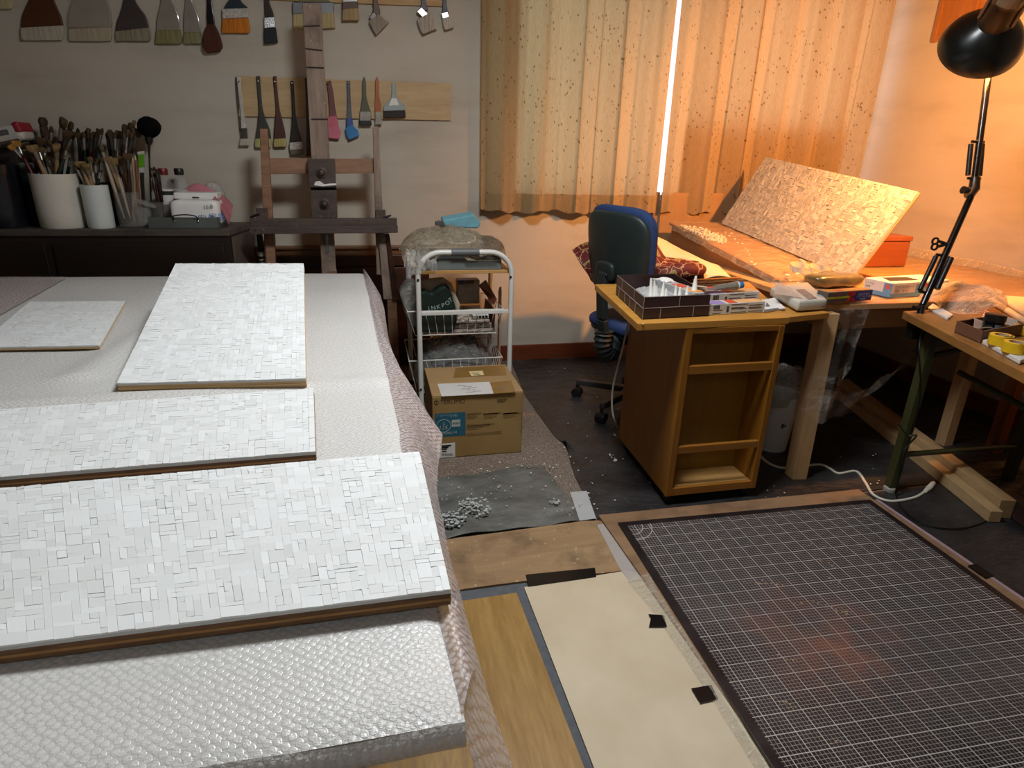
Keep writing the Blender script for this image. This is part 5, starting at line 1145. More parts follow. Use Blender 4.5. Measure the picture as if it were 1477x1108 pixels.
obj('cone', MB().tube([a, lerp(a,b,.5), lerp(a,b,.52), lerp(a,b,.97), b], [.011,.0105,.009,.004,.003], 12), NZ, t, smooth=True)
ORED = P('c4472c', .5, var=.1); CARTW = P('c9c7c0', .5, var=.06); PUR = P('8a78b0', .5, var=.1); ORG = P('d58a3c', .5, var=.1)
lc_ = thing('glue_carton', 'open grey glue carton leaning inside the tile-print box', 'carton', lerp(f1, b1, .5))
p0, p1 = lerp(f0, f1, .63)+(b0-f0)*.86, lerp(f0, f1, .93)+(b0-f0)*.12
dir_ = (p1-p0).normalized(); sd = V((0,0,1)).cross(dir_).normalized()
c_ = (p0+p1)/2+V((0,0,hh*.66)); L_ = (p1-p0).length
rot = Matrix((sd, dir_, sd.cross(dir_))).transposed()
obj('carton', MB().box(c_, (.055, L_, .042), rot), P('a5a7a4', .5, var=.25, scale=70), lc_, bevel=.002)
obj('red_print', MB().box(c_+V((0,0,.0215))+dir_*L_*.05, (.040, L_*.22, .001), rot), ORED, lc_); obj('orange_print', MB().box(c_+V((0,0,.0215))+dir_*L_*.34, (.045, L_*.22, .001), rot), ORG, lc_)
obj('torn_top', MB().grid(10, 10, crump(c_.x-dir_.x*L_*.3, c_.y-dir_.y*L_*.3, c_.z+.021, .05, .07, .012, 3)), PAPER, lc_, smooth=True)
# stacked glue cartons + tube
def carton(label, fl, fr, z0, h, depth, seed, fine=True, group='glue cartons on the cabinet top'):
    a, b = V((fl.x, fl.y, z0)), V((fr.x, fr.y, z0)); n = V((0,0,1)).cross(b-a).normalized()*depth; u = (b-a).normalized(); L = (b-a).length
    t = thing('glue_carton', label, 'carton', (a+b+n)/2, group)
    t.location.z = z0
    obj('carton', MB().prism([a, b, b+n, a+n], (0,0,h)), CARTW, t, bevel=.0012)
    def face(u0, u1, v0, v1): o = n.normalized()*-.0006; return [lerp(a,b,u0)+V((0,0,v0*h))+o, lerp(a,b,u1)+V((0,0,v0*h))+o, lerp(a,b,u1)+V((0,0,v1*h))+o, lerp(a,b,u0)+V((0,0,v1*h))+o]
    mb = MB(); ex = n.normalized()*.0005
    for k in range(10): mb.prism(face(.06+.012*k, .066+.012*k+.003*(k%3), .55, .9), ex)
    for u0, u1, v in ((.06,.22,.42),(.06,.20,.12),(.38,.68,.85),(.38,.66,.12),(.70,.97,.12),(.38,.62,.55),(.38,.66,.45),(.70,.95,.7),(.70,.93,.5),(.70,.95,.4)): mb.prism(face(u0, u1, v, v+.06), ex)
    mb.prism(face(.30,.34,.2,.75), ex)
    obj('side_print', mb, P('3f4347', .6), t)
    zt_ = z0+h+.0003
    def topq(u0, u1, v0, v1, sk=.0): return [lerp(a,b,u0)+n*v0+V((0,0,h+.0003)), lerp(a,b,u1)+n*v0+V((0,0,h+.0003)), lerp(a,b,u1+sk)+n*v1+V((0,0,h+.0003)), lerp(a,b,u0+sk)+n*v1+V((0,0,h+.0003))]
    obj('purple_print', MB().prism(topq(.02,.30,.05,.85), (0,0,.0005)), PUR, t); obj('red_print', MB().prism(topq(.34,.50,.05,.95,.05), (0,0,.0006)), ORED, t); obj('orange_print', MB().prism(topq(.56,.97,.05,.9), (0,0,.0005)), P('d9a46a', .5, var=.15, scale=60), t)
    return t
g0, g1 = A(1022.5,455,z=KT+.001), A(1102,450,z=KT+.001); gh = A(1022.5,440,y=g0.y).z-KT
carton('white glue carton with barcode lying at the front edge of the cabinet top', g0, g1, KT+.001, gh, .055, 1)
h0, h1 = g0+V((0,.052,0)), g1+V((-.03,.058,0))
carton('glue carton stacked behind the front one, under the aluminium tube', A(1023,437,z=KT+gh*.45), A(1094,432,z=KT+gh*.45), KT+.001, gh*1.25, .06, 2)
tu = thing('glue_tube', 'grey aluminium glue tube with a blue cap on the cartons', 'tube', A(1045, 418, z=KT+.055))
zt_ = KT+gh*1.25+.004
ta0, ta1, ta2, ta3 = A(1014,421,z=zt_), A(1045,418,z=zt_+.004), A(1062,415,z=zt_+.012), A(1072,411,z=zt_+.014)
AL = P('8f897c', .35, .5, .15, 30)
def tubeb(u, v):
    t = 2*math.pi*u; c = lerp(ta0, ta2, v); r = .016; fl_ = lerp(.12, 1, v); d = (ta2-ta0).normalized(); s = d.cross(Z).normalized()
    return c+s*math.cos(t)*r*(1.25-.25*v)+Z*(math.sin(t)*r*fl_+.008)
obj('body', MB().grid(18, 12, tubeb), AL, tu, smooth=True)
dd = (ta2-ta0).normalized()
obj('collar', MB().tube([ta2+Z*.008-dd*.001, ta2+Z*.008+dd*.006], [.0165,.015], 18), P('d8d4c8', .4), tu); obj('cap', MB().tube([ta2+Z*.008+dd*.006, ta2+Z*.008+dd*.024], [.0135,.0125], 18), P('2a6ea8', .4), tu)
s_ = dd.cross(Z).normalized()
mb = MB().grid(6, 4, lambda u, v: V(tubeb(.15+.2*v, .12+.14*u))+Z*.0012); obj('red_print', mb, ORED, tu)
mb = MB().grid(6, 4, lambda u, v: V(tubeb(.17+.16*v, .30+.4*u))+Z*.0012); obj('dark_print', mb, P('4a4030', .6, var=.9, scale=160, col2='8f897c'), tu)
# sticks behind the cartons
for i, (x0_, y0_, x1_, y1_, r_, c, lb) in enumerate(((1000,404,1068,401,.0055,'8a5a2a','tan wooden brush handle lying behind the cartons'),(1008,409,1066,406,.005,'23190f','dark brush handle lying behind the cartons, nearest of the sticks'),(1020,406,1078,404.5,.0045,'3a2415','dark brown stick lying behind the cartons'),(998,412,1024,415,.003,'c9c2b0','short pale stick beside the tallest glue nozzle'))):
    a, b = A(x0_, y0_, z=KT+.03), A(x1_, y1_, z=KT+.014+.006*i)
    solo('wooden_stick', MB().tube([a, lerp(a,b,.4), b], [r_*.7, r_, r_*.8], 8), P(c, .4, var=.15), lb, 'brush handle', smooth=True)
so = thing('wood_offcut', 'dark wood offcut under the brush handles at the back of the cabinet top', 'offcut', A(1030, 410, z=KT))
obj('block', MB().prism([A(1000,417,z=KT), A(1070,412,z=KT), A(1064,405,z=KT), A(1000,409,z=KT)], (0,0,.009)), P('3a2415', .6, var=.2), so, bevel=.001)
pp = thing('leaflet', 'white printed leaflet between the glue cartons and the plastic pack', 'leaflet', A(1118, 440, z=KT))
lz = KT+.002
obj('sheet', MB().prism([A(1101,451,z=lz), A(1133,446,z=lz), A(1117,431,z=lz), A(1098,434,z=lz)], (0,0,.004)), PAPER, pp)
mb = MB()
mb.prism([A(1104,442,z=lz+.005), A(1111,442,z=lz+.005), A(1106,436,z=lz+.005)], (0,0,.0004)); mb.prism([A(1102,449,z=lz+.005), A(1124,445.5,z=lz+.005), A(1122,444,z=lz+.005), A(1102,447,z=lz+.005)], (0,0,.0004))
obj('print', mb, P('55677a', .6), pp)
wpk = thing('wipes_pack', 'white plastic pack with a clear flap lying on the cabinet extension', 'pack', A(1150, 440, z=KT))
wz = KT+.0
wq = [A(1149,450,z=wz), A(1191,447,z=wz), A(1163,420,z=wz), A(1109,428,z=wz)]; wh = A(1149,434,y=wq[0].y).z-wz
obj('pack', MB().prism(wq, (0,0,wh)), P('bdb9ad', .3, var=.06, bump=.1, bscale=40), wpk, bevel=.010, seg=3, smooth=True)
obj('print', MB().prism([A(x,y,z=wz+wh+.001) for x, y in ((1166,432),(1178,430),(1160,417),(1148,418))], (0,0,.0006)), P('8a7a70', .5, var=.5, scale=60), wpk)
obj('flap', MB().grid(8, 8, lambda u, v: lerp(lerp(A(1118,424,z=wz+wh+.003), A(1159,430,z=wz+wh+.004), u), lerp(A(1118,406,z=wz+wh+.02), A(1142,416,z=wz+wh+.012), u), v)), P('b7ada4', .25, alpha=.75), wpk, smooth=True)
# ------------------------------------------------------------------ main table at the window
TT = .71
mt = thing('window_table', 'pale wooden table under the window, covered with plastic film and work things', 'table', (2.35, 2.75, 0))
ty0, ty1, mx0, mx1 = 1.925, 3.54, 1.63, 3.066
TW = wood('a8784a', 'c79a68', 'x', 4, .45)
obj('tabletop', MB().bb((mx0, ty0, TT-.022), (mx1, ty1, TT)), TW, mt, bevel=.002)
obj('apron', MB().bb((mx0+.05, ty0+.03, TT-.105), (2.55, ty0+.05, TT-.022)), wood('8a6440', 'aa8258', 'x', 4, .5), mt, bevel=.002)
obj('apron', MB().bb((mx0+.02, ty0+.06, TT-.09), (mx0+.04, ty1-.05, TT-.022)), wood('8a6440', 'aa8258', 'y', 4, .5), mt)
l0, l1 = A(1133,689,z=0), A(1163,690,z=0)
obj('leg', MB().prism([(1.612, 1.875, 0), (1.672, 1.868, 0), (1.672, 1.925, 0), (1.612, 1.93, 0)], (.0, .012, TT-.023)), PINE, mt, bevel=.003)
for px, py, w in ((1367, 645, .05),):
    c = A(px, py, z=0); obj('leg', MB().bb((c.x-w/2, c.y, 0), (c.x+w/2, c.y+w, TT-.023)), PINE, mt, bevel=.003)
obj('leg', MB().bb((1.68, 3.42, 0), (1.73, 3.47, TT-.023)).bb((3.0, 3.42, 0), (3.05, 3.47, TT-.023)), PINE, mt, bevel=.003)
op = A(1440, 655, z=0); solo('wooden_post', MB().bb((op.x-.025, op.y, 0), (op.x+.025, op.y+.05, .60)), wood('6e3616', '874a22', 'z', 5, .4), 'orange-brown wooden post standing under the right-hand folding table', 'post', bevel=.003)
# slanted board carrying the leaning panel
sb = thing('slanted_board', 'slanted brown board under plastic film, holding the heap of white beads', 'board', (2.05, 2.85, TT))
SX0, SX1, SY0, SY1, SZ0, SZ1 = 1.70, 2.105, 2.335, 3.37, .735, .86
def sz(y): return lerp(SZ0, SZ1, (y-SY0)/(SY1-SY0))
obj('board', MB().prism([(SX0, SY0, SZ0-.012), (SX0, SY1, SZ1-.012), (SX0, SY1, SZ1), (SX0, SY0, SZ0)], (SX1-SX0, 0, 0)), wood('8a5c36', 'a97c50', 'y', 4, .5), sb, bevel=.002)
obj('side_board', MB().prism([(SX0+.01, SY0+.02, TT+.001), (SX0+.01, SY1-.02, TT+.001), (SX0+.01, SY1-.02, SZ1-.013), (SX0+.01, SY0+.02, SZ0-.013)], (.015, 0, 0)), wood('7a4c28', '956338', 'y', 4, .6), sb)
obj('cross_board', MB().bb((SX0+.03, SY1-.05, TT+.001), (SX1-.02, SY1-.03, sz(SY1-.05)-.0125)), CABX, sb)
cbk = thing('cardboard_sheet', 'brown cardboard sheet leaning on the wall under the right curtain', 'cardboard', (1.95, 3.50, TT))
ck = [A(x, y, y=3.50) for x, y in ((940,303),(1075,299),(1075,330),(941,345))]
obj('sheet', MB().prism([(1.70, 3.49, TT+.002), (2.5, 3.49, TT+.002), (2.5, 3.50, 1.02), (1.70, 3.50, 1.02)], (0, .006, 0)), P('94724c', .8, var=.1), cbk)
solo('wall_post', MB().bb((1.660, 3.51, 0), (1.692, 3.545, 1.02)), wood('7a5a3c', '967452', 'z', 5, .6), 'thin wooden post standing at the left edge of the cardboard sheet', 'post')
# plastic film over the slanted board and table
fm = thing('plastic_film', 'clear wrinkled plastic film covering the slanted board and hanging off the table front', 'film', (2.0, 2.4, TT))
def film1(u, v):
    y = lerp(SY0-.10, SY1-.01, v); x = lerp(SX0-.012, SX1+.02, u); z = (sz(y) if y > SY0 else lerp(TT+.004, SZ0, (y-SY0+.10)/.10))+.004+.006*abs(math.sin(x*19+y*13))*abs(math.sin(y*23))
    if u < .04: z -= .03*(1-u/.04)
    return (x, y, z)
MF1 = m_film('table_film', .30, 'd9bd96', .12, 11, .9)
obj('over_board', MB().grid(60, 60, film1), MF1, fm, smooth=True)
def film2(u, v):
    x = lerp(1.66, 3.06, u); y = lerp(ty0+.0, SY0-.06, v) if x < SX1 else lerp(ty0+.0, 3.3, v)
    return (x, y, TT+.003+.004*abs(math.sin(x*23+y*9))*abs(math.sin(y*17+x*3)))
obj('over_table', MB().grid(90, 50, film2), MF1, fm, smooth=True)
# upturned film along the right wall
wl = [A(x, y, x=WX-.012) for x, y in ((1311,361),(1345,374),(1400,394),(1440,408),(1477,421),(1560,452))]
wb_ = [V((WX-.03, p.y, TT+.004)) for p in wl]
wl2 = [V((WX-.012, p.y, max(p.z, TT+.002) if p.y > 2.6 else p.z)) for p in wl]
obj('wall_upstand', MB().grid(30, 8, lambda u, v: lerp(V((WX-.035, lerp(3.05, 2.0, u), TT+.005)), V((WX-.008, lerp(3.05, 2.0, u), lerp(.765, .735, u))), v)+V((-.004*abs(math.sin(u*31)),0,.003*math.sin(u*17)))), MF1, fm, smooth=True)
MH = m_film('hanging_film', .07, 'b9b0a4', .1, 5, .25)
ha = [A(x, y, y=d) for x, y, d in ((1192,446,1.905),(1215,445,1.91),(1240,444,1.915),(1258,443,1.92))]
hb_ = [A(x, y, y=d) for x, y, d in ((1150,590,1.86),(1180,612,1.84),(1205,580,1.86),(1222,530,1.90))]
obj('front_drape', MB().grid(24, 30, lambda u, v: lerp(pline(ha, u), pline(hb_, u), v)+V((.010*math.sin(u*16+v*3), .018*math.sin(u*11)*v, 0))), MH, fm, smooth=True)
hc_ = [A(x, y, y=d) for x, y, d in ((1180,560,1.84),(1230,570,1.95),(1290,535,2.05),(1328,503,2.1))]; hd_ = [A(x, y, y=d) for x, y, d in ((1178,612,1.84),(1215,598,1.95),(1285,545,2.05),(1326,510,2.1))]
obj('hanging_edge', MB().grid(30, 6, lambda u, v: lerp(pline(hc_, u), pline(hd_, u), v)+V((0,.01*math.sin(u*25+v*3),.003*math.sin(u*60)))), m_film('bright_edge', .16, 'cfc4b8', .06, 14, .6), fm, smooth=True)
# heap of beads and loose beads
BD = P('d8c8ac', .45, var=.06); rb_ = random.Random(5)
mb = MB(); hc = A(1018, 335, z=.84); 
def chip(mb, p, s):
    rot = Matrix.Rotation(rb_.uniform(0, 3.1), 3, 'Z') @ Matrix.Rotation(rb_.uniform(-.6, .6), 3, 'X'); mb.box(p, (s*rb_.uniform(.8,1.4), s, s*.6), rot)
hp = []
for _ in range(420):
    t = rb_.random(); px = lerp(984, 1040, t)+rb_.gauss(0, 5); py = lerp(329, 347, t)+rb_.gauss(0, 3.2)
    d = ray(px, py)
    # meet the slanted board plane
    k = (SZ1-SZ0)/(SY1-SY0); tt = (SZ0-k*SY0+.006-CAM.z)/(d.z-k*d.y); p = CAM+d*tt
    if p.y > SY1-.02 or p.x < SX0+.01: continue
    p.z += rb_.random()**2*.022*(1-abs(2*t-1)); hp.append(p); chip(mb, p, .010)
tag(obj('bead_heap', mb, BD), 'heap of small white chips at the far end of the slanted board', 'chips', kind='stuff')
mb = MB()
for px, py in [(1046,335),(1052,340),(1060,345),(1070,352),(1078,362),(1080,368),(1084,378),(1088,382),(1075,358),(1055,337),(1090,380),(1064,350)]+[(rb_.uniform(1130,1200), rb_.uniform(392,405)) for _ in range(40)]:
    d = ray(px, py); k = (SZ1-SZ0)/(SY1-SY0); tt = (SZ0-k*SY0+.007-CAM.z)/(d.z-k*d.y); p = CAM+d*tt
    if p.y < SY0: p = A(px, py, z=TT+.010)
    chip(mb, p, .009)
tag(obj('loose_chips', mb, BD), 'loose white chips scattered on the film below the leaning panel', 'chips', kind='stuff')
# leaning panel
kS = (SZ1-SZ0)/(SY1-SY0)
def onboard(px, py, up_=.012):
    d = ray(px, py); tt = (SZ0-kS*SY0+up_-CAM.z)/(d.z-kS*d.y); return CAM+d*tt
BLc, BRc = onboard(1040, 322), onboard(1228, 402); ee = BRc-BLc
def perp_hit(px, py, o): d = ray(px, py); t = (o-CAM).dot(ee)/d.dot(ee); return CAM+d*t
TRc, TLc = perp_hit(1320, 277, BRc), perp_hit(1108, 226, BLc)
wq_ = ((TRc-BRc)+(TLc-BLc))/2; TRc, TLc = BRc+wq_, BLc+wq_

mosaic('mosaic_panel', 'white chip mosaic panel leaning on the slanted board by the curtain', BLc, BRc, TRc, TLc, .0105, .006, .014, 5, 3.2, MTILE_DIM)
# orange box the panel leans on
ob_ = thing('orange_box', 'orange-brown wooden box with a lid behind the leaning panel', 'box', (2.42, 2.83, TT))
rx = A(1305, 385, z=TT+.004); oz = A(1316, 341, y=rx.y).z; ox0 = 2.125
OW = wood('7d4020', '965432', 'x', 3, .4)
obj('box', MB().bb((ox0, rx.y, TT+.006), (rx.x, rx.y+.30, oz-.025)), OW, ob_, bevel=.003)
obj('lid', MB().bb((ox0-.002, rx.y-.005, oz-.024), (rx.x+.006, rx.y+.305, oz)), OW, ob_, bevel=.004)
# adhesive carton with the red X
xz = TT+.010
x0_, x1_ = A(1192,438,z=xz), A(1256,433,z=xz); xh = A(1257,418,y=x1_.y).z-xz
u = (x1_-x0_).normalized(); n = Z.cross(u).normalized(); L = (x1_-x0_).length
xc = thing('adhesive_carton', 'long adhesive carton with a red X and a blue panel at the table front', 'carton', (x0_+x1_)/2)
DKG = P('5a5048', .5, var=.1)
obj('carton', MB().prism([x0_, x1_, x1_+n*.05, x0_+n*.05], (0,0,xh)), DKG, xc, bevel=.001)
def xf(a, b, c, d, th=.0008, sk=0):
    P_ = [x0_+u*L*a+Z*xh*c, x0_+u*L*b+Z*xh*c, x0_+u*L*(b+sk)+Z*xh*d, x0_+u*L*(a+sk)+Z*xh*d]; return MB().prism([p-n*.0002 for p in P_], -n*th)
obj('yellow_stripe', xf(.0,.50,.38,.58), P('c7b21e', .5, var=.05), xc); obj('blue_panel', xf(.62,.99,.08,.92,.0008,.0), P('1c2c7c', .45, var=.05), xc)
obj('blue_panel_tip', MB().prism([x0_+u*L*.56+Z*xh*.5-n*.0002, x0_+u*L*.625+Z*xh*.08-n*.0002, x0_+u*L*.625+Z*xh*.92-n*.0002], -n*.0008), P('1c2c7c', .45, var=.05), xc)
mb = MB(); mb.v = []; 
for s in (1, -1):
    a = x0_+u*L*.525+Z*xh*.5; w = u*L*.075; h_ = Z*xh*.52; t = u*L*.035
    mb.prism([a-w-h_*s-t-n*.001, a-w-h_*s+t-n*.001, a+w+h_*s+t-n*.001, a+w+h_*s-t-n*.001], -n*.0006)
obj('red_letter', mb, P('c01f22', .5), xc, label='large red X')
mb = MB().text('セメダイン', .014, x0_+u*L*.10+Z*xh*.68-n*.0006, u, Z).text('PPX', .012, x0_+u*L*.16+Z*xh*.10-n*.0006, u, Z); obj('red_print', mb, P('b02a24', .5), xc)
obj('black_print', MB().text('スーパー', .013, x0_+u*L*.14+Z*xh*.42-n*.0014, u, Z), INK, xc)
mb = MB().text('はばひろく', .013, x0_+u*L*.66+Z*xh*.55-n*.0014, u, Z).text('キ ネ・ウルトラ多用途', .0085, x0_+u*L*.64+Z*xh*.34-n*.0014, u, Z).text('超多用途', .007, x0_+u*L*.72+Z*xh*.14-n*.0014, u, Z); obj('white_print', mb, P('d5d7e0', .5), xc)
def tq(a, b, c, d): return [x0_+u*L*a+n*c+Z*(xh+.0002), x0_+u*L*b+n*c+Z*(xh+.0002), x0_+u*L*b+n*d+Z*(xh+.0002), x0_+u*L*a+n*d+Z*(xh+.0002)]
obj('top_print', MB().prism(tq(.03,.97,.005,.045), (0,0,.0004)), P('c9863c', .5, var=.1), xc); obj('top_red_print', MB().prism(tq(.28,.42,.012,.04), (0,0,.0007)), ORED, xc)
# glove box
gz_ = TT+.006
c0 = A(1283,430,z=gz_); cl_ = A(1256,414,z=gz_); cr_ = A(1364,424,z=gz_); gh_ = A(1283,409,y=c0.y).z-gz_
ur = (cr_-c0).normalized(); ul = Z.cross(ur).normalized(); lw = max(.11, (cl_-c0).length*.9); cl_ = c0+ul*.125; Lr = (cr_-c0).length
gb = thing('glove_box', 'white and blue glove dispenser box with an open top behind the lamp arm', 'box', (cl_+cr_)/2); gb.location.z = gz_
WB = P('d3cfc6', .5, var=.04); SKY = P('5f93b4', .5, var=.06)
obj('carton', MB().prism([c0, cr_, cr_+ul*.125, cl_], (0,0,gh_)), WB, gb, bevel=.002)
def gq(o, d, L, a, b, c, e, nn, th=.0008): return MB().prism([o+d*L*a+Z*gh_*c+nn*.0002, o+d*L*b+Z*gh_*c+nn*.0002, o+d*L*b+Z*gh_*e+nn*.0002, o+d*L*a+Z*gh_*e+nn*.0002], nn*th)
nf = -ul; nl = -ur
mb = gq(c0, ur, Lr, 0, 1, .02, .28, nf); m2 = gq(c0, ur, Lr, .42, .62, .28, .86, nf); mb.add(m2.v, m2.f); m2 = gq(c0, ul, .125, 0, 1, .02, .30, nl); mb.add(m2.v, m2.f); m2 = gq(c0, ul, .125, .0, .28, .30, .95, nl); mb.add(m2.v, m2.f)
obj('blue_print', mb, SKY, gb)
m1 = gq(c0, ur, Lr, .04, .30, .28, .86, nf, .001); obj('grey_panel', m1, P('bdbbb6', .5), gb)
mb = gq(c0, ur, Lr, .56, .66, .62, .86, nf, .0012); m2 = gq(c0, ul, .125, .06, .22, .55, .85, nl, .0014); mb.add(m2.v, m2.f); obj('red_logo', mb, P('c05a5e', .5), gb)
mb = gq(c0, ur, Lr, .64, .86, .10, .55, nf, .0014); obj('glove_picture', mb, PAPER, gb)
mb = MB().text('ニトリルグローブ', .013, c0+ur*Lr*.05+Z*gh_*.62+nf*.0014, ur, Z).text('100', .016, c0+ur*Lr*.05+Z*gh_*.36+nf*.0014, ur, Z).text('枚入り', .009, c0+ur*Lr*.19+Z*gh_*.38+nf*.0014, ur, Z).text('M', .017, c0+ur*Lr*.585+Z*gh_*.64+nf*.0016, ur, Z)
mb.text('ニトリル', .011, cl_-ul*.004+Z*gh_*.66+nl*.0012, -ul, Z).text('100枚', .011, cl_-ul*.006+Z*gh_*.42+nl*.0012, -ul, Z)
obj('print', mb, P('3d3f48', .5), gb)
tz_ = gz_+gh_
obj('opening', MB().prism([V((p.x, p.y, tz_+.0003)) for p in (c0+ur*Lr*.10+ul*.04, c0+ur*Lr*.56+ul*.025, c0+ur*Lr*.60+ul*.09, c0+ur*Lr*.22+ul*.105)], (0,0,.0006)), P('2b1d14', .8), gb)
# bags, curls
ol = thing('olive_bag', 'greenish plastic bag of powder lying between the leaning panel and the adhesive carton', 'bag', A(1205, 412, z=TT+.006))
oc = (A(1165,416,z=TT+.01)+A(1248,412,z=TT+.01))/2
pillow('bag', (oc.x, oc.y+.03, TT+.036), (.24, .12, .055), P('5c5234', .25, var=.3, scale=24, bump=.5, bscale=40, spec=.7, coat=.4), ol, 8, .010, .6)
cu = thing('paper_curls', 'pale curled paper strips beside the bottom of the leaning panel', 'paper', A(1165, 395, z=TT+.02))
for i, (px, py, r, a0, a1) in enumerate(((1150,388,.035,0,4.4),(1160,383,.028,1,5.2),(1176,390,.03,.5,4),(1190,392,.026,2,6),(1156,394,.045,2.6,5.4))):
    c = onboard(px, py, .03); mb = MB().grid(16, 3, lambda u, v: c+V((r*math.cos(lerp(a0,a1,u)), .6*r*math.sin(lerp(a0,a1,u)), .022*(v-.5)+.012*math.sin(u*4)+.006))); obj('curl', mb, P('d9c9a8', .7, var=.05), cu, smooth=True, solid=.001)
# ------------------------------------------------------------------ folding table on the right
FT = .70
ftb = thing('folding_table', 'folding work table with olive metal legs at the right edge', 'table', (2.15, 1.2, 0))
poly = [A(1303,449,z=FT), A(1480,539,z=FT), V((1.42, .55, FT)), V((2.35, .30, FT)), V((2.85, 1.90, FT))]
poly[1] = lerp(poly[0], A(1470,534,z=FT), 1.0)
poly = [poly[0], poly[1], poly[1]+(poly[1]-poly[0])*.9, V((2.45, .55, FT)), V((2.85, 1.905, FT))]
obj('tabletop', MB().prism([(p.x, p.y, FT-.028) for p in poly], (0,0,.028)), wood('7d5428', '976a38', 'y', 4, .4), ftb, bevel=.002)
OLIVE = P('3a3a1e', .4, var=.2, scale=10, spec=.5)
e_ = (poly[1]-poly[0]).normalized(); lx, ly = 1.945, 1.735
def leg(x, y, nm='leg'): obj(nm, MB().prism([(x-.016, y-.014, 0), (x+.016, y-.020, 0), (x+.018, y+.012, 0), (x-.014, y+.018, 0)], (0, .0, FT-.029)), OLIVE, ftb, bevel=.003)
leg(lx, ly)
sx2, sy2 = A(1462, 640, y=1.72).x+.03, 1.72
leg(sx2, sy2)
b_ = A(1311, 655, y=ly); obj('crossbar', MB().tube([(lx, ly, b_.z), (sx2, sy2, b_.z)], .011, 10), OLIVE, ftb, smooth=True)
r0, r1 = V((1.985, 1.70, FT-.075)), V((1.985, 1.70, FT-.075))+e_*1.2; 
ra, rb2 = A(1383, 537, y=1.69), A(1483, 590, y=1.42)
obj('long_rail', MB().tube([ra, rb2, rb2+(rb2-ra)*.8], .010, 10), OLIVE, ftb, smooth=True)
obj('end_plate', MB().prism([(lx+.02, ly, FT-.030), (sx2-.02, sy2, FT-.030), (sx2-.02, sy2, FT-.075), (lx+.02, ly, FT-.110)], (0, .012, 0)), OLIVE, ftb, bevel=.002)
obj('brace', MB().tube([(lx+.02, ly-.012, FT-.135), (lx+.20, ly-.02, FT-.105), (lx+.42, ly-.02, FT-.10)], .010, 8), OLIVE, ftb, smooth=True)
obj('foot_cap', MB().lathe([(.024,0.001),(.024,.016),(.018,.022)], 14, Matrix.Translation((lx, ly, 0))), P('8d8a80', .5), ftb)
w2 = V((poly[2].x, poly[2].y, 0)); obj('leg', MB().bb((w2.x+.08, w2.y+.05, 0), (w2.x+.11, w2.y+.08, FT-.029)).bb((2.38, .62, 0), (2.41, .65, FT-.029)), OLIVE, ftb)
fz = FT+.001
bb_ = thing('plastic_bundle', 'bundle in crinkled clear plastic lying behind the lamp base on the folding table', 'bag', A(1378, 448, z=fz))
bc2 = (A(1338,447,z=fz)+A(1425,450,z=fz)+A(1390,428,z=fz))/3
obj('film', MB().grid(44, 40, crump(bc2.x+.01, bc2.y+.0, fz, .30, .25, .085, 12)), m_film('pink_bag', .5, 'e0cdb8', .12, 40, .9), bb_, smooth=True)
obj('paper_corner', MB().prism([A(1338,446,z=fz), A(1366,462,z=fz), A(1374,456,z=fz), A(1345,440,z=fz)], (0,0,.006)), PAPER, bb_)
sp_ = thing('striped_leaflet', 'red and white striped printed sheet beside the plastic bundle', 'leaflet', A(1432, 457, z=fz))
sq = [A(1415,462,z=fz), A(1436,470,z=fz), A(1450,460,z=fz), A(1420,449,z=fz)]
obj('sheet', MB().prism(sq, (0,0,.004)), PAPER, sp_)
mb = MB()
for k in range(4): 
    a, b = lerp(sq[0], sq[3], .1+.24*k), lerp(sq[1], sq[2], .1+.24*k); c, d = lerp(sq[1], sq[2], .2+.24*k), lerp(sq[0], sq[3], .2+.24*k); mb.prism([p+V((0,0,.0042)) for p in (a,b,c,d)], (0,0,.0004))
obj('red_stripes', mb, ORED, sp_)
fc = thing('folded_cloth', 'thick folded cream cloth at the right edge on the folding table', 'cloth', A(1460, 448, z=fz))
cq = [A(1424,437,z=fz), A(1480,472,z=fz), V((2.35,1.32,fz)), V((2.70,1.75,fz)), A(1490,433,z=fz)]
obj('fold', MB().prism([cq[0], cq[1], cq[2], cq[3]], (0,0,.018)), P('d0b288', .9, var=.08, scale=40), fc, bevel=.007, seg=3)
obj('upper_fold', MB().prism([lerp(cq[0],cq[3],.06)+V((0,0,.019)), lerp(cq[1],cq[2],.03)+V((0,0,.019)), cq[2]+V((0,0,.019)), cq[3]+V((0,0,.019))], (0,0,.016)), P('d0b288', .9, var=.08, scale=40), fc, bevel=.007, seg=3)
# brown tray with a jar and papers
ty = thing('brown_tray', 'low brown cardboard tray at the right edge of the folding table', 'tray', A(1420, 480, z=fz))
t0, t1, t2 = A(1376,479,z=fz), A(1413,495,z=fz), A(1476,483,z=fz); t3 = t0+(t2-t1); th_ = A(1378,463,y=t0.y).z-fz
BRT = P('6a4430', .6, var=.1)
obj('base', MB().prism([t0,t1,t2,t3], (0,0,.003)), BRT, ty)
cen = (t0+t1+t2+t3)/4
for a, b in ((t0,t1),(t1,t2),(t2,t3),(t3,t0)):
    inn = (cen-(a+b)/2); inn.z = 0; inn.normalize(); d = (b-a).normalized(); nn_ = Z.cross(d); nn_ = nn_ if nn_.dot(inn) > 0 else -nn_
    obj('wall', MB().prism([a, b, b+nn_*.005, a+nn_*.005], (0,0,th_)), BRT, ty)
def it(u, v): return lerp(lerp(t0, t1, u), lerp(t3, t2, u), v)
jp = A(1433, 487, z=fz+.004); jp = it(.60, .48); jt = thing('black_jar', 'small black jar with a grey label standing in the brown tray', 'jar', jp+V((0,0,.004)))
MJ = Matrix.Translation(jp+V((0,0,.004)))
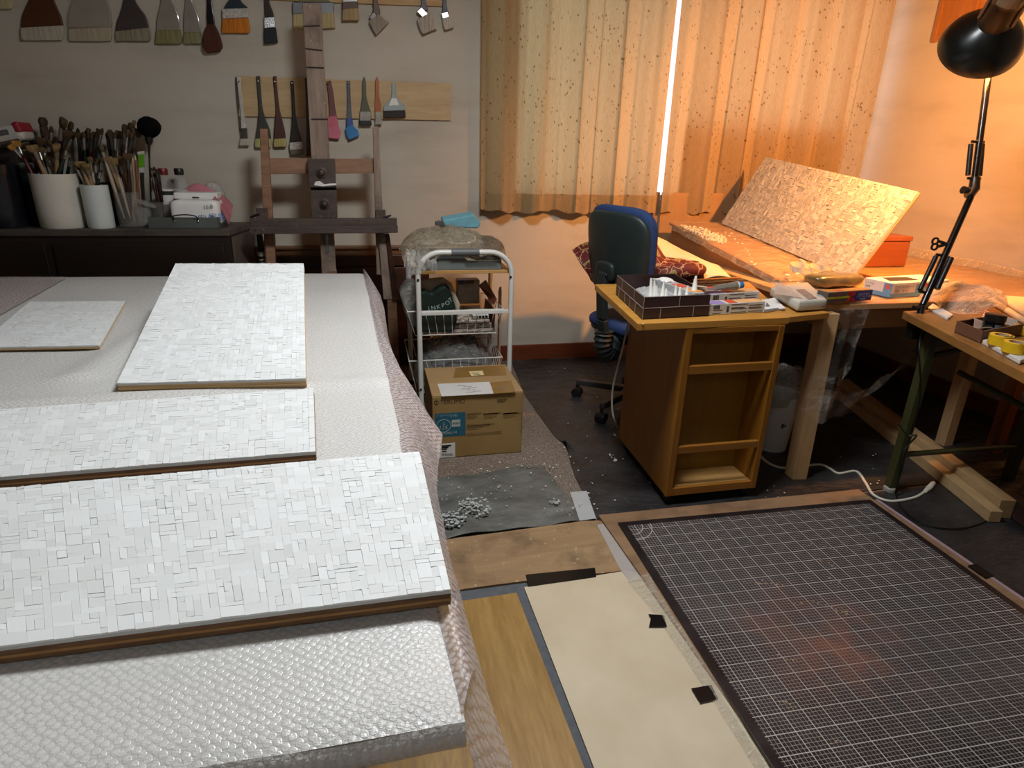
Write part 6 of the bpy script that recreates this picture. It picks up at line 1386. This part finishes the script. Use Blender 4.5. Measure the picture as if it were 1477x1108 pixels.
obj('jar', MB().lathe([(.026,0),(.028,.004),(.028,.042)], 22, MJ), P('0d0d10', .2, var=.1), jt, smooth=True); obj('lid', MB().lathe([(.0295,.043),(.0295,.062),(.027,.064)], 22, MJ), BLKPLAST, jt, smooth=True)
mb = MB(); 
for k in range(7):
    a0 = -2.3+.16*k; a1 = a0+.16; mb.add([MJ @ V((.0286*math.cos(a), .0286*math.sin(a), z_)) for a, z_ in ((a0,.008),(a1,.008),(a1,.034),(a0,.034))], [(0,1,2,3)])
obj('label', mb, P('6f7178', .5, var=.4, scale=120), jt)
for i, (u_, v_, ang, lb) in enumerate(((.62,.75,.4,'crumpled white paper at the right end of the brown tray'),(.28,.42,1.0,'white folded paper in the back of the brown tray'))):
    c = it(u_, v_)+V((0,0,.02+.012*(1-i))); rot = Matrix.Rotation(ang, 3, 'Z') @ Matrix.Rotation(.35, 3, 'X')
    solo('paper_scrap', MB().grid(8, 6, lambda a, b: c+rot @ V(((a-.5)*.12, (b-.5)*.06, .012*math.sin(a*7+b*4)))), P('c9b2a2', .7, var=.08), lb, 'paper', smooth=True, solid=.001)
for i in range(2):
    a, b = it(.2+.12*i, .12)+V((0,0,.010)), it(.26+.12*i, .62)+V((0,0,.010)); solo('stick', MB().tube([a, b], .004, 8), P(('8a4a2a','c9b9a0')[i], .5), ('red-brown stick lying in the brown tray','pale stick lying in the brown tray')[i], 'stick')
# white box and yellow tape rolls
wt = thing('white_slim_box', 'white slim box at the front edge of the folding table under the tape rolls', 'box', A(1440, 508, z=fz))
q = [A(1416,496,z=fz), A(1478,529,z=fz), A(1500,515,z=fz), A(1440,486,z=fz)]; q = [A(1416,496,z=fz), A(1470,526,z=fz), A(1500,516,z=fz), A(1442,489,z=fz)]
q[2] = q[1]+(q[3]-q[0])
obj('box', MB().prism(q, (0,0,.013)), P('cfcac2', .4, var=.04), wt, bevel=.002)
def roll(px, py, zb, label, r=.030, h=.030):
    c = A(px, py, z=zb); t = thing('tape_roll', label, 'tape', c, 'yellow tape rolls'); MT = Matrix.Translation(c)
    obj('tape', MB().lathe([(r*.62,0),(r,0),(r,h),(r*.62,h)], 28, MT, False, False), P('dcb01e', .35, var=.08, coat=.3), t, bevel=.001)
    mbb = MB().lathe([(r*.62,.0),(r*.62,h)], 24, MT, False, False); obj('core', mbb, P('a9927c', .7), t)
    mb = MB(); 
    for k in range(9):
        a = 4.2+.17*k; p = c+V((r*.80*math.cos(a), r*.80*math.sin(a), h+.0004)); mb.box(p, (.004, .006, .0006), Matrix.Rotation(a, 3, 'Z'))
    obj('print', mb, INK, t)
roll(1441, 497, fz+.014, 'yellow tape roll on the white slim box, the left one'); roll(1462, 508, fz+.014, 'yellow tape roll on the white slim box, nearest to the camera'); roll(1477, 482, fz+.001, 'yellow tape roll behind the white slim box at the right edge')
# ------------------------------------------------------------------ desk lamp
LYD = 1.80
lamp = thing('desk_lamp', 'black jointed clamp lamp at the corner of the folding table, shining on the window table', 'lamp', (1.955, 1.80, .60))
def lp(px, py, d=None):
    # the arm leans back: base 1.80, elbow 1.92, head 2.06
    if d is None: d = 1.80+.14*min(1, max(0, (455-py)/190)) if py > 262 else 1.94+.12*(262-py)/190
    return A(px, py, y=d)
k0 = lp(1327, 470); k1 = lp(1331, 440)
obj('clamp', MB().prism([lp(1318,457), lp(1336,455), lp(1337,491), lp(1314,490)], (0, .03, 0)), P('0a0909', .5, var=.2), lamp, bevel=.006)
obj('clamp_screw', MB().tube([lp(1325,491,1.815), lp(1323,512,1.815)], .005, 8).tube([lp(1316,506,1.815), lp(1331,505,1.815)], .004, 8), BLKPLAST, lamp, smooth=True)
obj('clamp_jaw', MB().prism([lp(1330,455,1.83), lp(1352,458,1.83), lp(1352,462,1.83), lp(1330,462,1.83)], (0, .02, 0)), BLKPLAST, lamp, bevel=.002)
obj('clamp_knob', MB().tube([lp(1318,444), lp(1330,443)], [.009,.007], 12), BLKPLAST, lamp, smooth=True)
jb, jm, je = lp(1328,455), lp(1332,438), lp(1409,264)
obj('socket_post', MB().tube([lp(1326,460), lp(1330,440)], .012, 12), BLKPLAST, lamp, smooth=True)
def tube2(a, b, r): return MB().tube([a, b], r, 14)
GLB = P('0a0908', .22, var=.1, spec=.6)
obj('lower_arm', tube2(lp(1331,440), je, .0118), GLB, lamp, smooth=True)
obj('spring', tube2(lp(1350,370), lp(1327,418), .0085), BLACK, lamp, smooth=True); obj('spring', tube2(lp(1365,371)-V((0,.02,0)), lp(1345,415)-V((0,.02,0)), .010), BLACK, lamp, smooth=True)
obj('spring_bracket', MB().tube([lp(1351,367), lp(1368,371)], .0055, 8).tube([lp(1326,420), lp(1342,424)], .0055, 8), BLKPLAST, lamp, smooth=True)
for (a, b) in ((1349,348),(1348,356)):
    c = lp(a, b); obj('wing_screw', MB().tube([c+V((.013*math.cos(t),0,.011*math.sin(t))) for t in [i*math.pi/6 for i in range(12)]], .004, 6, True).tube([c+V((.012,0,0)), lp(1366,352)], .006, 8), BLKPLAST, lamp, smooth=True)
obj('elbow', MB().tube([lp(1397,283), lp(1405,272), lp(1407,256)], [.017,.019,.016], 14), BLKPLAST, lamp, smooth=True)
obj('elbow_knob', MB().tube([lp(1389,274), lp(1402,276)], [.014,.010], 14), BLKPLAST, lamp, smooth=True)
ux = lp(1432, 60)
obj('upper_arm', tube2(lp(1405,264), lp(1428,90), .0115), GLB, lamp, smooth=True)
obj('spring', tube2(lp(1400.5,208), lp(1396,253), .0085), BLACK, lamp, smooth=True); obj('spring', tube2(lp(1417,208), lp(1413,254), .0085), BLACK, lamp, smooth=True)
obj('spring_bracket', MB().tube([lp(1402,204), lp(1419,205)], .005, 8).tube([lp(1396,257), lp(1414,258)], .005, 8), BLKPLAST, lamp, smooth=True)
hc_ = lp(1413, 68, 2.07)                                  # centre of the rim plane
vw = (hc_-CAM).normalized(); sdir = (RT*.53+UP*.85).normalized(); sdir = (sdir-vw*sdir.dot(vw)).normalized()
ax = (vw*math.cos(math.radians(44.5))-sdir*math.sin(math.radians(44.5))).normalized()    # where the lamp points
rim = (hc_-CAM).dot(FW)/FPX*53.5
hx = Z.cross(ax).normalized(); hy = ax.cross(hx); MH_ = Matrix((hx, hy, -ax)).transposed().to_4x4(); MH_.translation = hc_
prof = [(rim,0),(rim*.99,rim*.12),(rim*.90,rim*.34),(rim*.72,rim*.58),(rim*.50,rim*.76),(rim*.40,rim*.84)]
sh = MB().lathe(prof, 48, MH_, False, False)
obj('lamp_shade', sh, P('0b0e0c', .28, var=.15, spec=.6), lamp, smooth=True, solid=.0022)
obj('shade_lining', MB().lathe([(r*.975, z+.001) for r, z in prof], 48, MH_, False, False), P('d8d4c8', .5, var=.02), lamp, smooth=True)
obj('lamp_socket', MB().lathe([(rim*.40,rim*.82),(rim*.40,rim*1.55),(rim*.42,rim*1.58),(rim*.42,rim*2.1),(rim*.36,rim*2.2)], 32, MH_, True, True), P('100f0e', .3, var=.15), lamp, smooth=True)
obj('socket_cap', MB().lathe([(rim*.43,rim*2.02),(rim*.45,rim*2.1),(rim*.45,rim*2.4),(rim*.3,rim*2.48)], 32, MH_, True, True), P('0a0a0a', .3), lamp, smooth=True)
mb = MB(); 
cdir = MH_.to_3x3().inverted() @ (CAM-hc_); ca0 = math.atan2(cdir.y, cdir.x)
for k in range(10):
    a0 = ca0-.55+.11*k; a1 = a0+.11; mb.add([MH_ @ V((rim*.424*math.cos(a), rim*.424*math.sin(a), z_)) for a, z_ in ((a0,rim*1.66),(a1,rim*1.66),(a1,rim*2.0),(a0,rim*2.0))], [(0,1,2,3)])
obj('label', mb, P('6f6a5c', .5, var=.1), lamp, label='grey-white rating label')
for s in (-1, 1):
    a = ca0+s*1.15; mb = MB(); p0 = MH_ @ V((rim*.425*math.cos(a), rim*.425*math.sin(a), rim*1.0)); p1 = MH_ @ V((rim*.425*math.cos(a), rim*.425*math.sin(a), rim*2.0)); obj('side_strip', MB().tube([p0, p1], rim*.045, 8), P('5f554a', .35, .3), lamp, smooth=True)
obj('neck_link', MB().tube(smooth_path([lp(1428,92), lp(1431,60), MH_ @ V((rim*.3*math.cos(ca0-.6), rim*.3*math.sin(ca0-.6), rim*1.3))], 5), .011, 10), BLKPLAST, lamp, smooth=True)
bulb = MH_ @ V((0, 0, rim*.68))
obj('bulb', MB().ball(bulb-ax*.012, .030, 16, 12), P('f5ead0', .3), lamp, smooth=True)
pt = bpy.data.lights.new('lamp_bulb', 'POINT'); pt.energy = 185; pt.color = (1, .40, .10); pt.shadow_soft_size = .032
pob = bpy.data.objects.new('lamp_bulb', pt); COL.objects.link(pob); pob.parent = lamp; pob.location = bulb+ax*.035-lamp.location
cordp = smooth_path([lp(1333,468), lp(1326,500,1.70), lp(1328,560,1.70), lp(1322,600,1.71), lp(1312,625,1.72)], 5)
obj('cord', MB().tube(cordp, .0035, 6), BLACK, lamp, smooth=True)
# ------------------------------------------------------------------ cords on the floor
def fpath(pix, z, n=6): return smooth_path([A(x, y, z=z) for x, y in pix], n)
wc = thing('extension_lead', 'white extension cord snaking over the floor under the window table', 'cord', A(1230, 690, z=0))
obj('cable', MB().tube(fpath(((1094,655),(1108,668),(1130,675),(1160,672),(1183,670),(1197,676),(1210,683),(1235,680),(1248,696),(1260,714),(1285,723),(1318,718),(1336,708)), .009), .0055, 8), P('c9c4b4', .45, var=.05), wc, smooth=True)
obj('plug', MB().tube([A(1334,709,z=.012), A(1340,704,z=.013), A(1346,697,z=.014)], [.007,.011,.009], 10), P('d0cab8', .45), wc, smooth=True)
bc3 = thing('power_lead', 'black lamp cord running from the olive table leg across the dark floor sheet', 'cord', A(1370, 760, z=0))
obj('cable', MB().tube([*smooth_path([lp(1312,625,1.72), lp(1303,665,1.715), A(1292,708,z=.03)], 5)[:-1], *fpath(((1292,712),(1303,736),(1330,755),(1365,763),(1400,760),(1435,745),(1460,722),(1485,690)), .007)], .0035, 6), BLACK, bc3, smooth=True)
b2 = thing('power_lead', 'thin black cord looping from the olive leg onto the floor timbers', 'cord', A(1330, 640, z=0))
obj('cable', MB().tube(smooth_path([lp(1296,612,1.715), A(1309,628,y=1.70), A(1322,628,y=1.68), A(1312,640,y=1.70), A(1302,655,y=1.70), A(1296,690,y=1.71)], 6), .003, 6), BLACK, b2, smooth=True)
w3 = thing('extension_lead', 'white cord hanging between the office chair and the brown cabinet', 'cord', A(890, 600, z=0))
obj('cable', MB().tube(smooth_path([A(907,462,y=2.30), A(901,490,y=2.30), A(891,530,y=2.28), A(884,560,y=2.28), A(883,590,y=2.26), A(888,610,y=2.26), A(896,624,z=.006)], 6), .0045, 8), P('a9a294', .5), w3, smooth=True)
# ------------------------------------------------------------------ timbers, bucket, shadows under the table
def timber(a, b, w, h, label, z0=0.006):
    a, b = V(a), V(b); d = (b-a).normalized(); s = d.cross(Z)*w
    return solo('timber', MB().prism([V((p.x, p.y, z0)) for p in (a, b, b-s, a-s)], (0,0,h)), wood('9a7c54', 'b89a70', 'y', 5, .6), label, 'timber', 'timbers on the floor', bevel=.002)
a0 = A(1424, 753, z=.006); a1 = A(1225, 590, z=.006); dirT = (a1-a0).normalized()
timber(a0, a0+dirT*1.25, -.045, .045, 'low square timber on the floor under the folding table, left of the pair')
sd_ = Z.cross(dirT); sd_ = sd_ if sd_.x > 0 else -sd_
timber(a0+sd_*.048+dirT*.03, a0+sd_*.048+dirT*1.32, -.055, .075, 'taller timber on the floor under the folding table, right of the pair')
fl_ = thing('bark_block', 'dark rough wood block at the end of the floor timbers', 'block', a0+sd_*.13+dirT*.0)
obj('block', MB().prism([a0+sd_*.106-dirT*.03, a0+sd_*.17-dirT*.02, a0+sd_*.17+dirT*.12, a0+sd_*.106+dirT*.12], (0,0,.07)), P('3a2016', .8, var=.4, scale=25, bump=.6, bscale=40), fl_, bevel=.005)
bk0 = A(1122, 654, z=0); bk0.y += .06
pail = thing('white_pail', 'white plastic pail stuffed with crumpled film under the window table', 'pail', (bk0.x, bk0.y, 0)); MP = Matrix.Translation((bk0.x, bk0.y, .003))
obj('body', MB().lathe([(.062,0),(.066,.005),(.086,.25),(.090,.255),(.090,.262),(.082,.258),(.062,.008)], 32, MP), P('dadad4', .45, var=.04), pail, smooth=True)
q = MP @ V((0,0,0)); mb = MB().bb((bk0.x-.02, bk0.y-.079, .13), (bk0.x-.012, bk0.y-.07, .15)).bb((bk0.x-.008, bk0.y-.079, .135), (bk0.x+.0, bk0.y-.07, .145)); obj('mark', mb, P('44423e', .6), pail)
pf = thing('crumpled_film', 'crumpled clear film sticking out of the white pail', 'film', (bk0.x, bk0.y, .24))
obj('film', MB().grid(36, 36, crump(bk0.x+.01, bk0.y, .235, .21, .19, .16, 31)), m_film('pail_film', .5, 'a9a49a', .14, 26, 1), pf, smooth=True)
# ------------------------------------------------------------------ panelled board on the right wall
wp_ = thing('wall_panel', 'orange-lit wooden panel with a raised border hanging on the right wall behind the lamp', 'panel', (WX, 2.98, 1.83))
ya, yb_ = A(1346,62,x=WX).y, A(1462,45,x=WX).y; za = A(1346,62,x=WX).z
OWP = wood('8c5828', 'a26e38', 'z', 3, .4)
obj('board', MB().bb((WX-.014, yb_, za), (WX-.001, ya, 2.30)), OWP, wp_)
m_ = .03
for a, b in (((ya-m_, za), (ya, 2.30)), ((yb_, za), (yb_+m_, 2.30)), ((yb_+m_, za), (ya-m_, za+m_)), ((yb_+m_, 2.27), (ya-m_, 2.30))):
    obj('border', MB().bb((WX-.024, min(a[0],b[0]), min(a[1],b[1])), (WX-.012, max(a[0],b[0]), max(a[1],b[1]))), OWP, wp_, bevel=.004)
ym = A(1408, 12, x=WX-.014).y; obj('divider', MB().bb((WX-.022, ym-.010, za+m_), (WX-.012, ym+.010, 2.27)), OWP, wp_, bevel=.004)
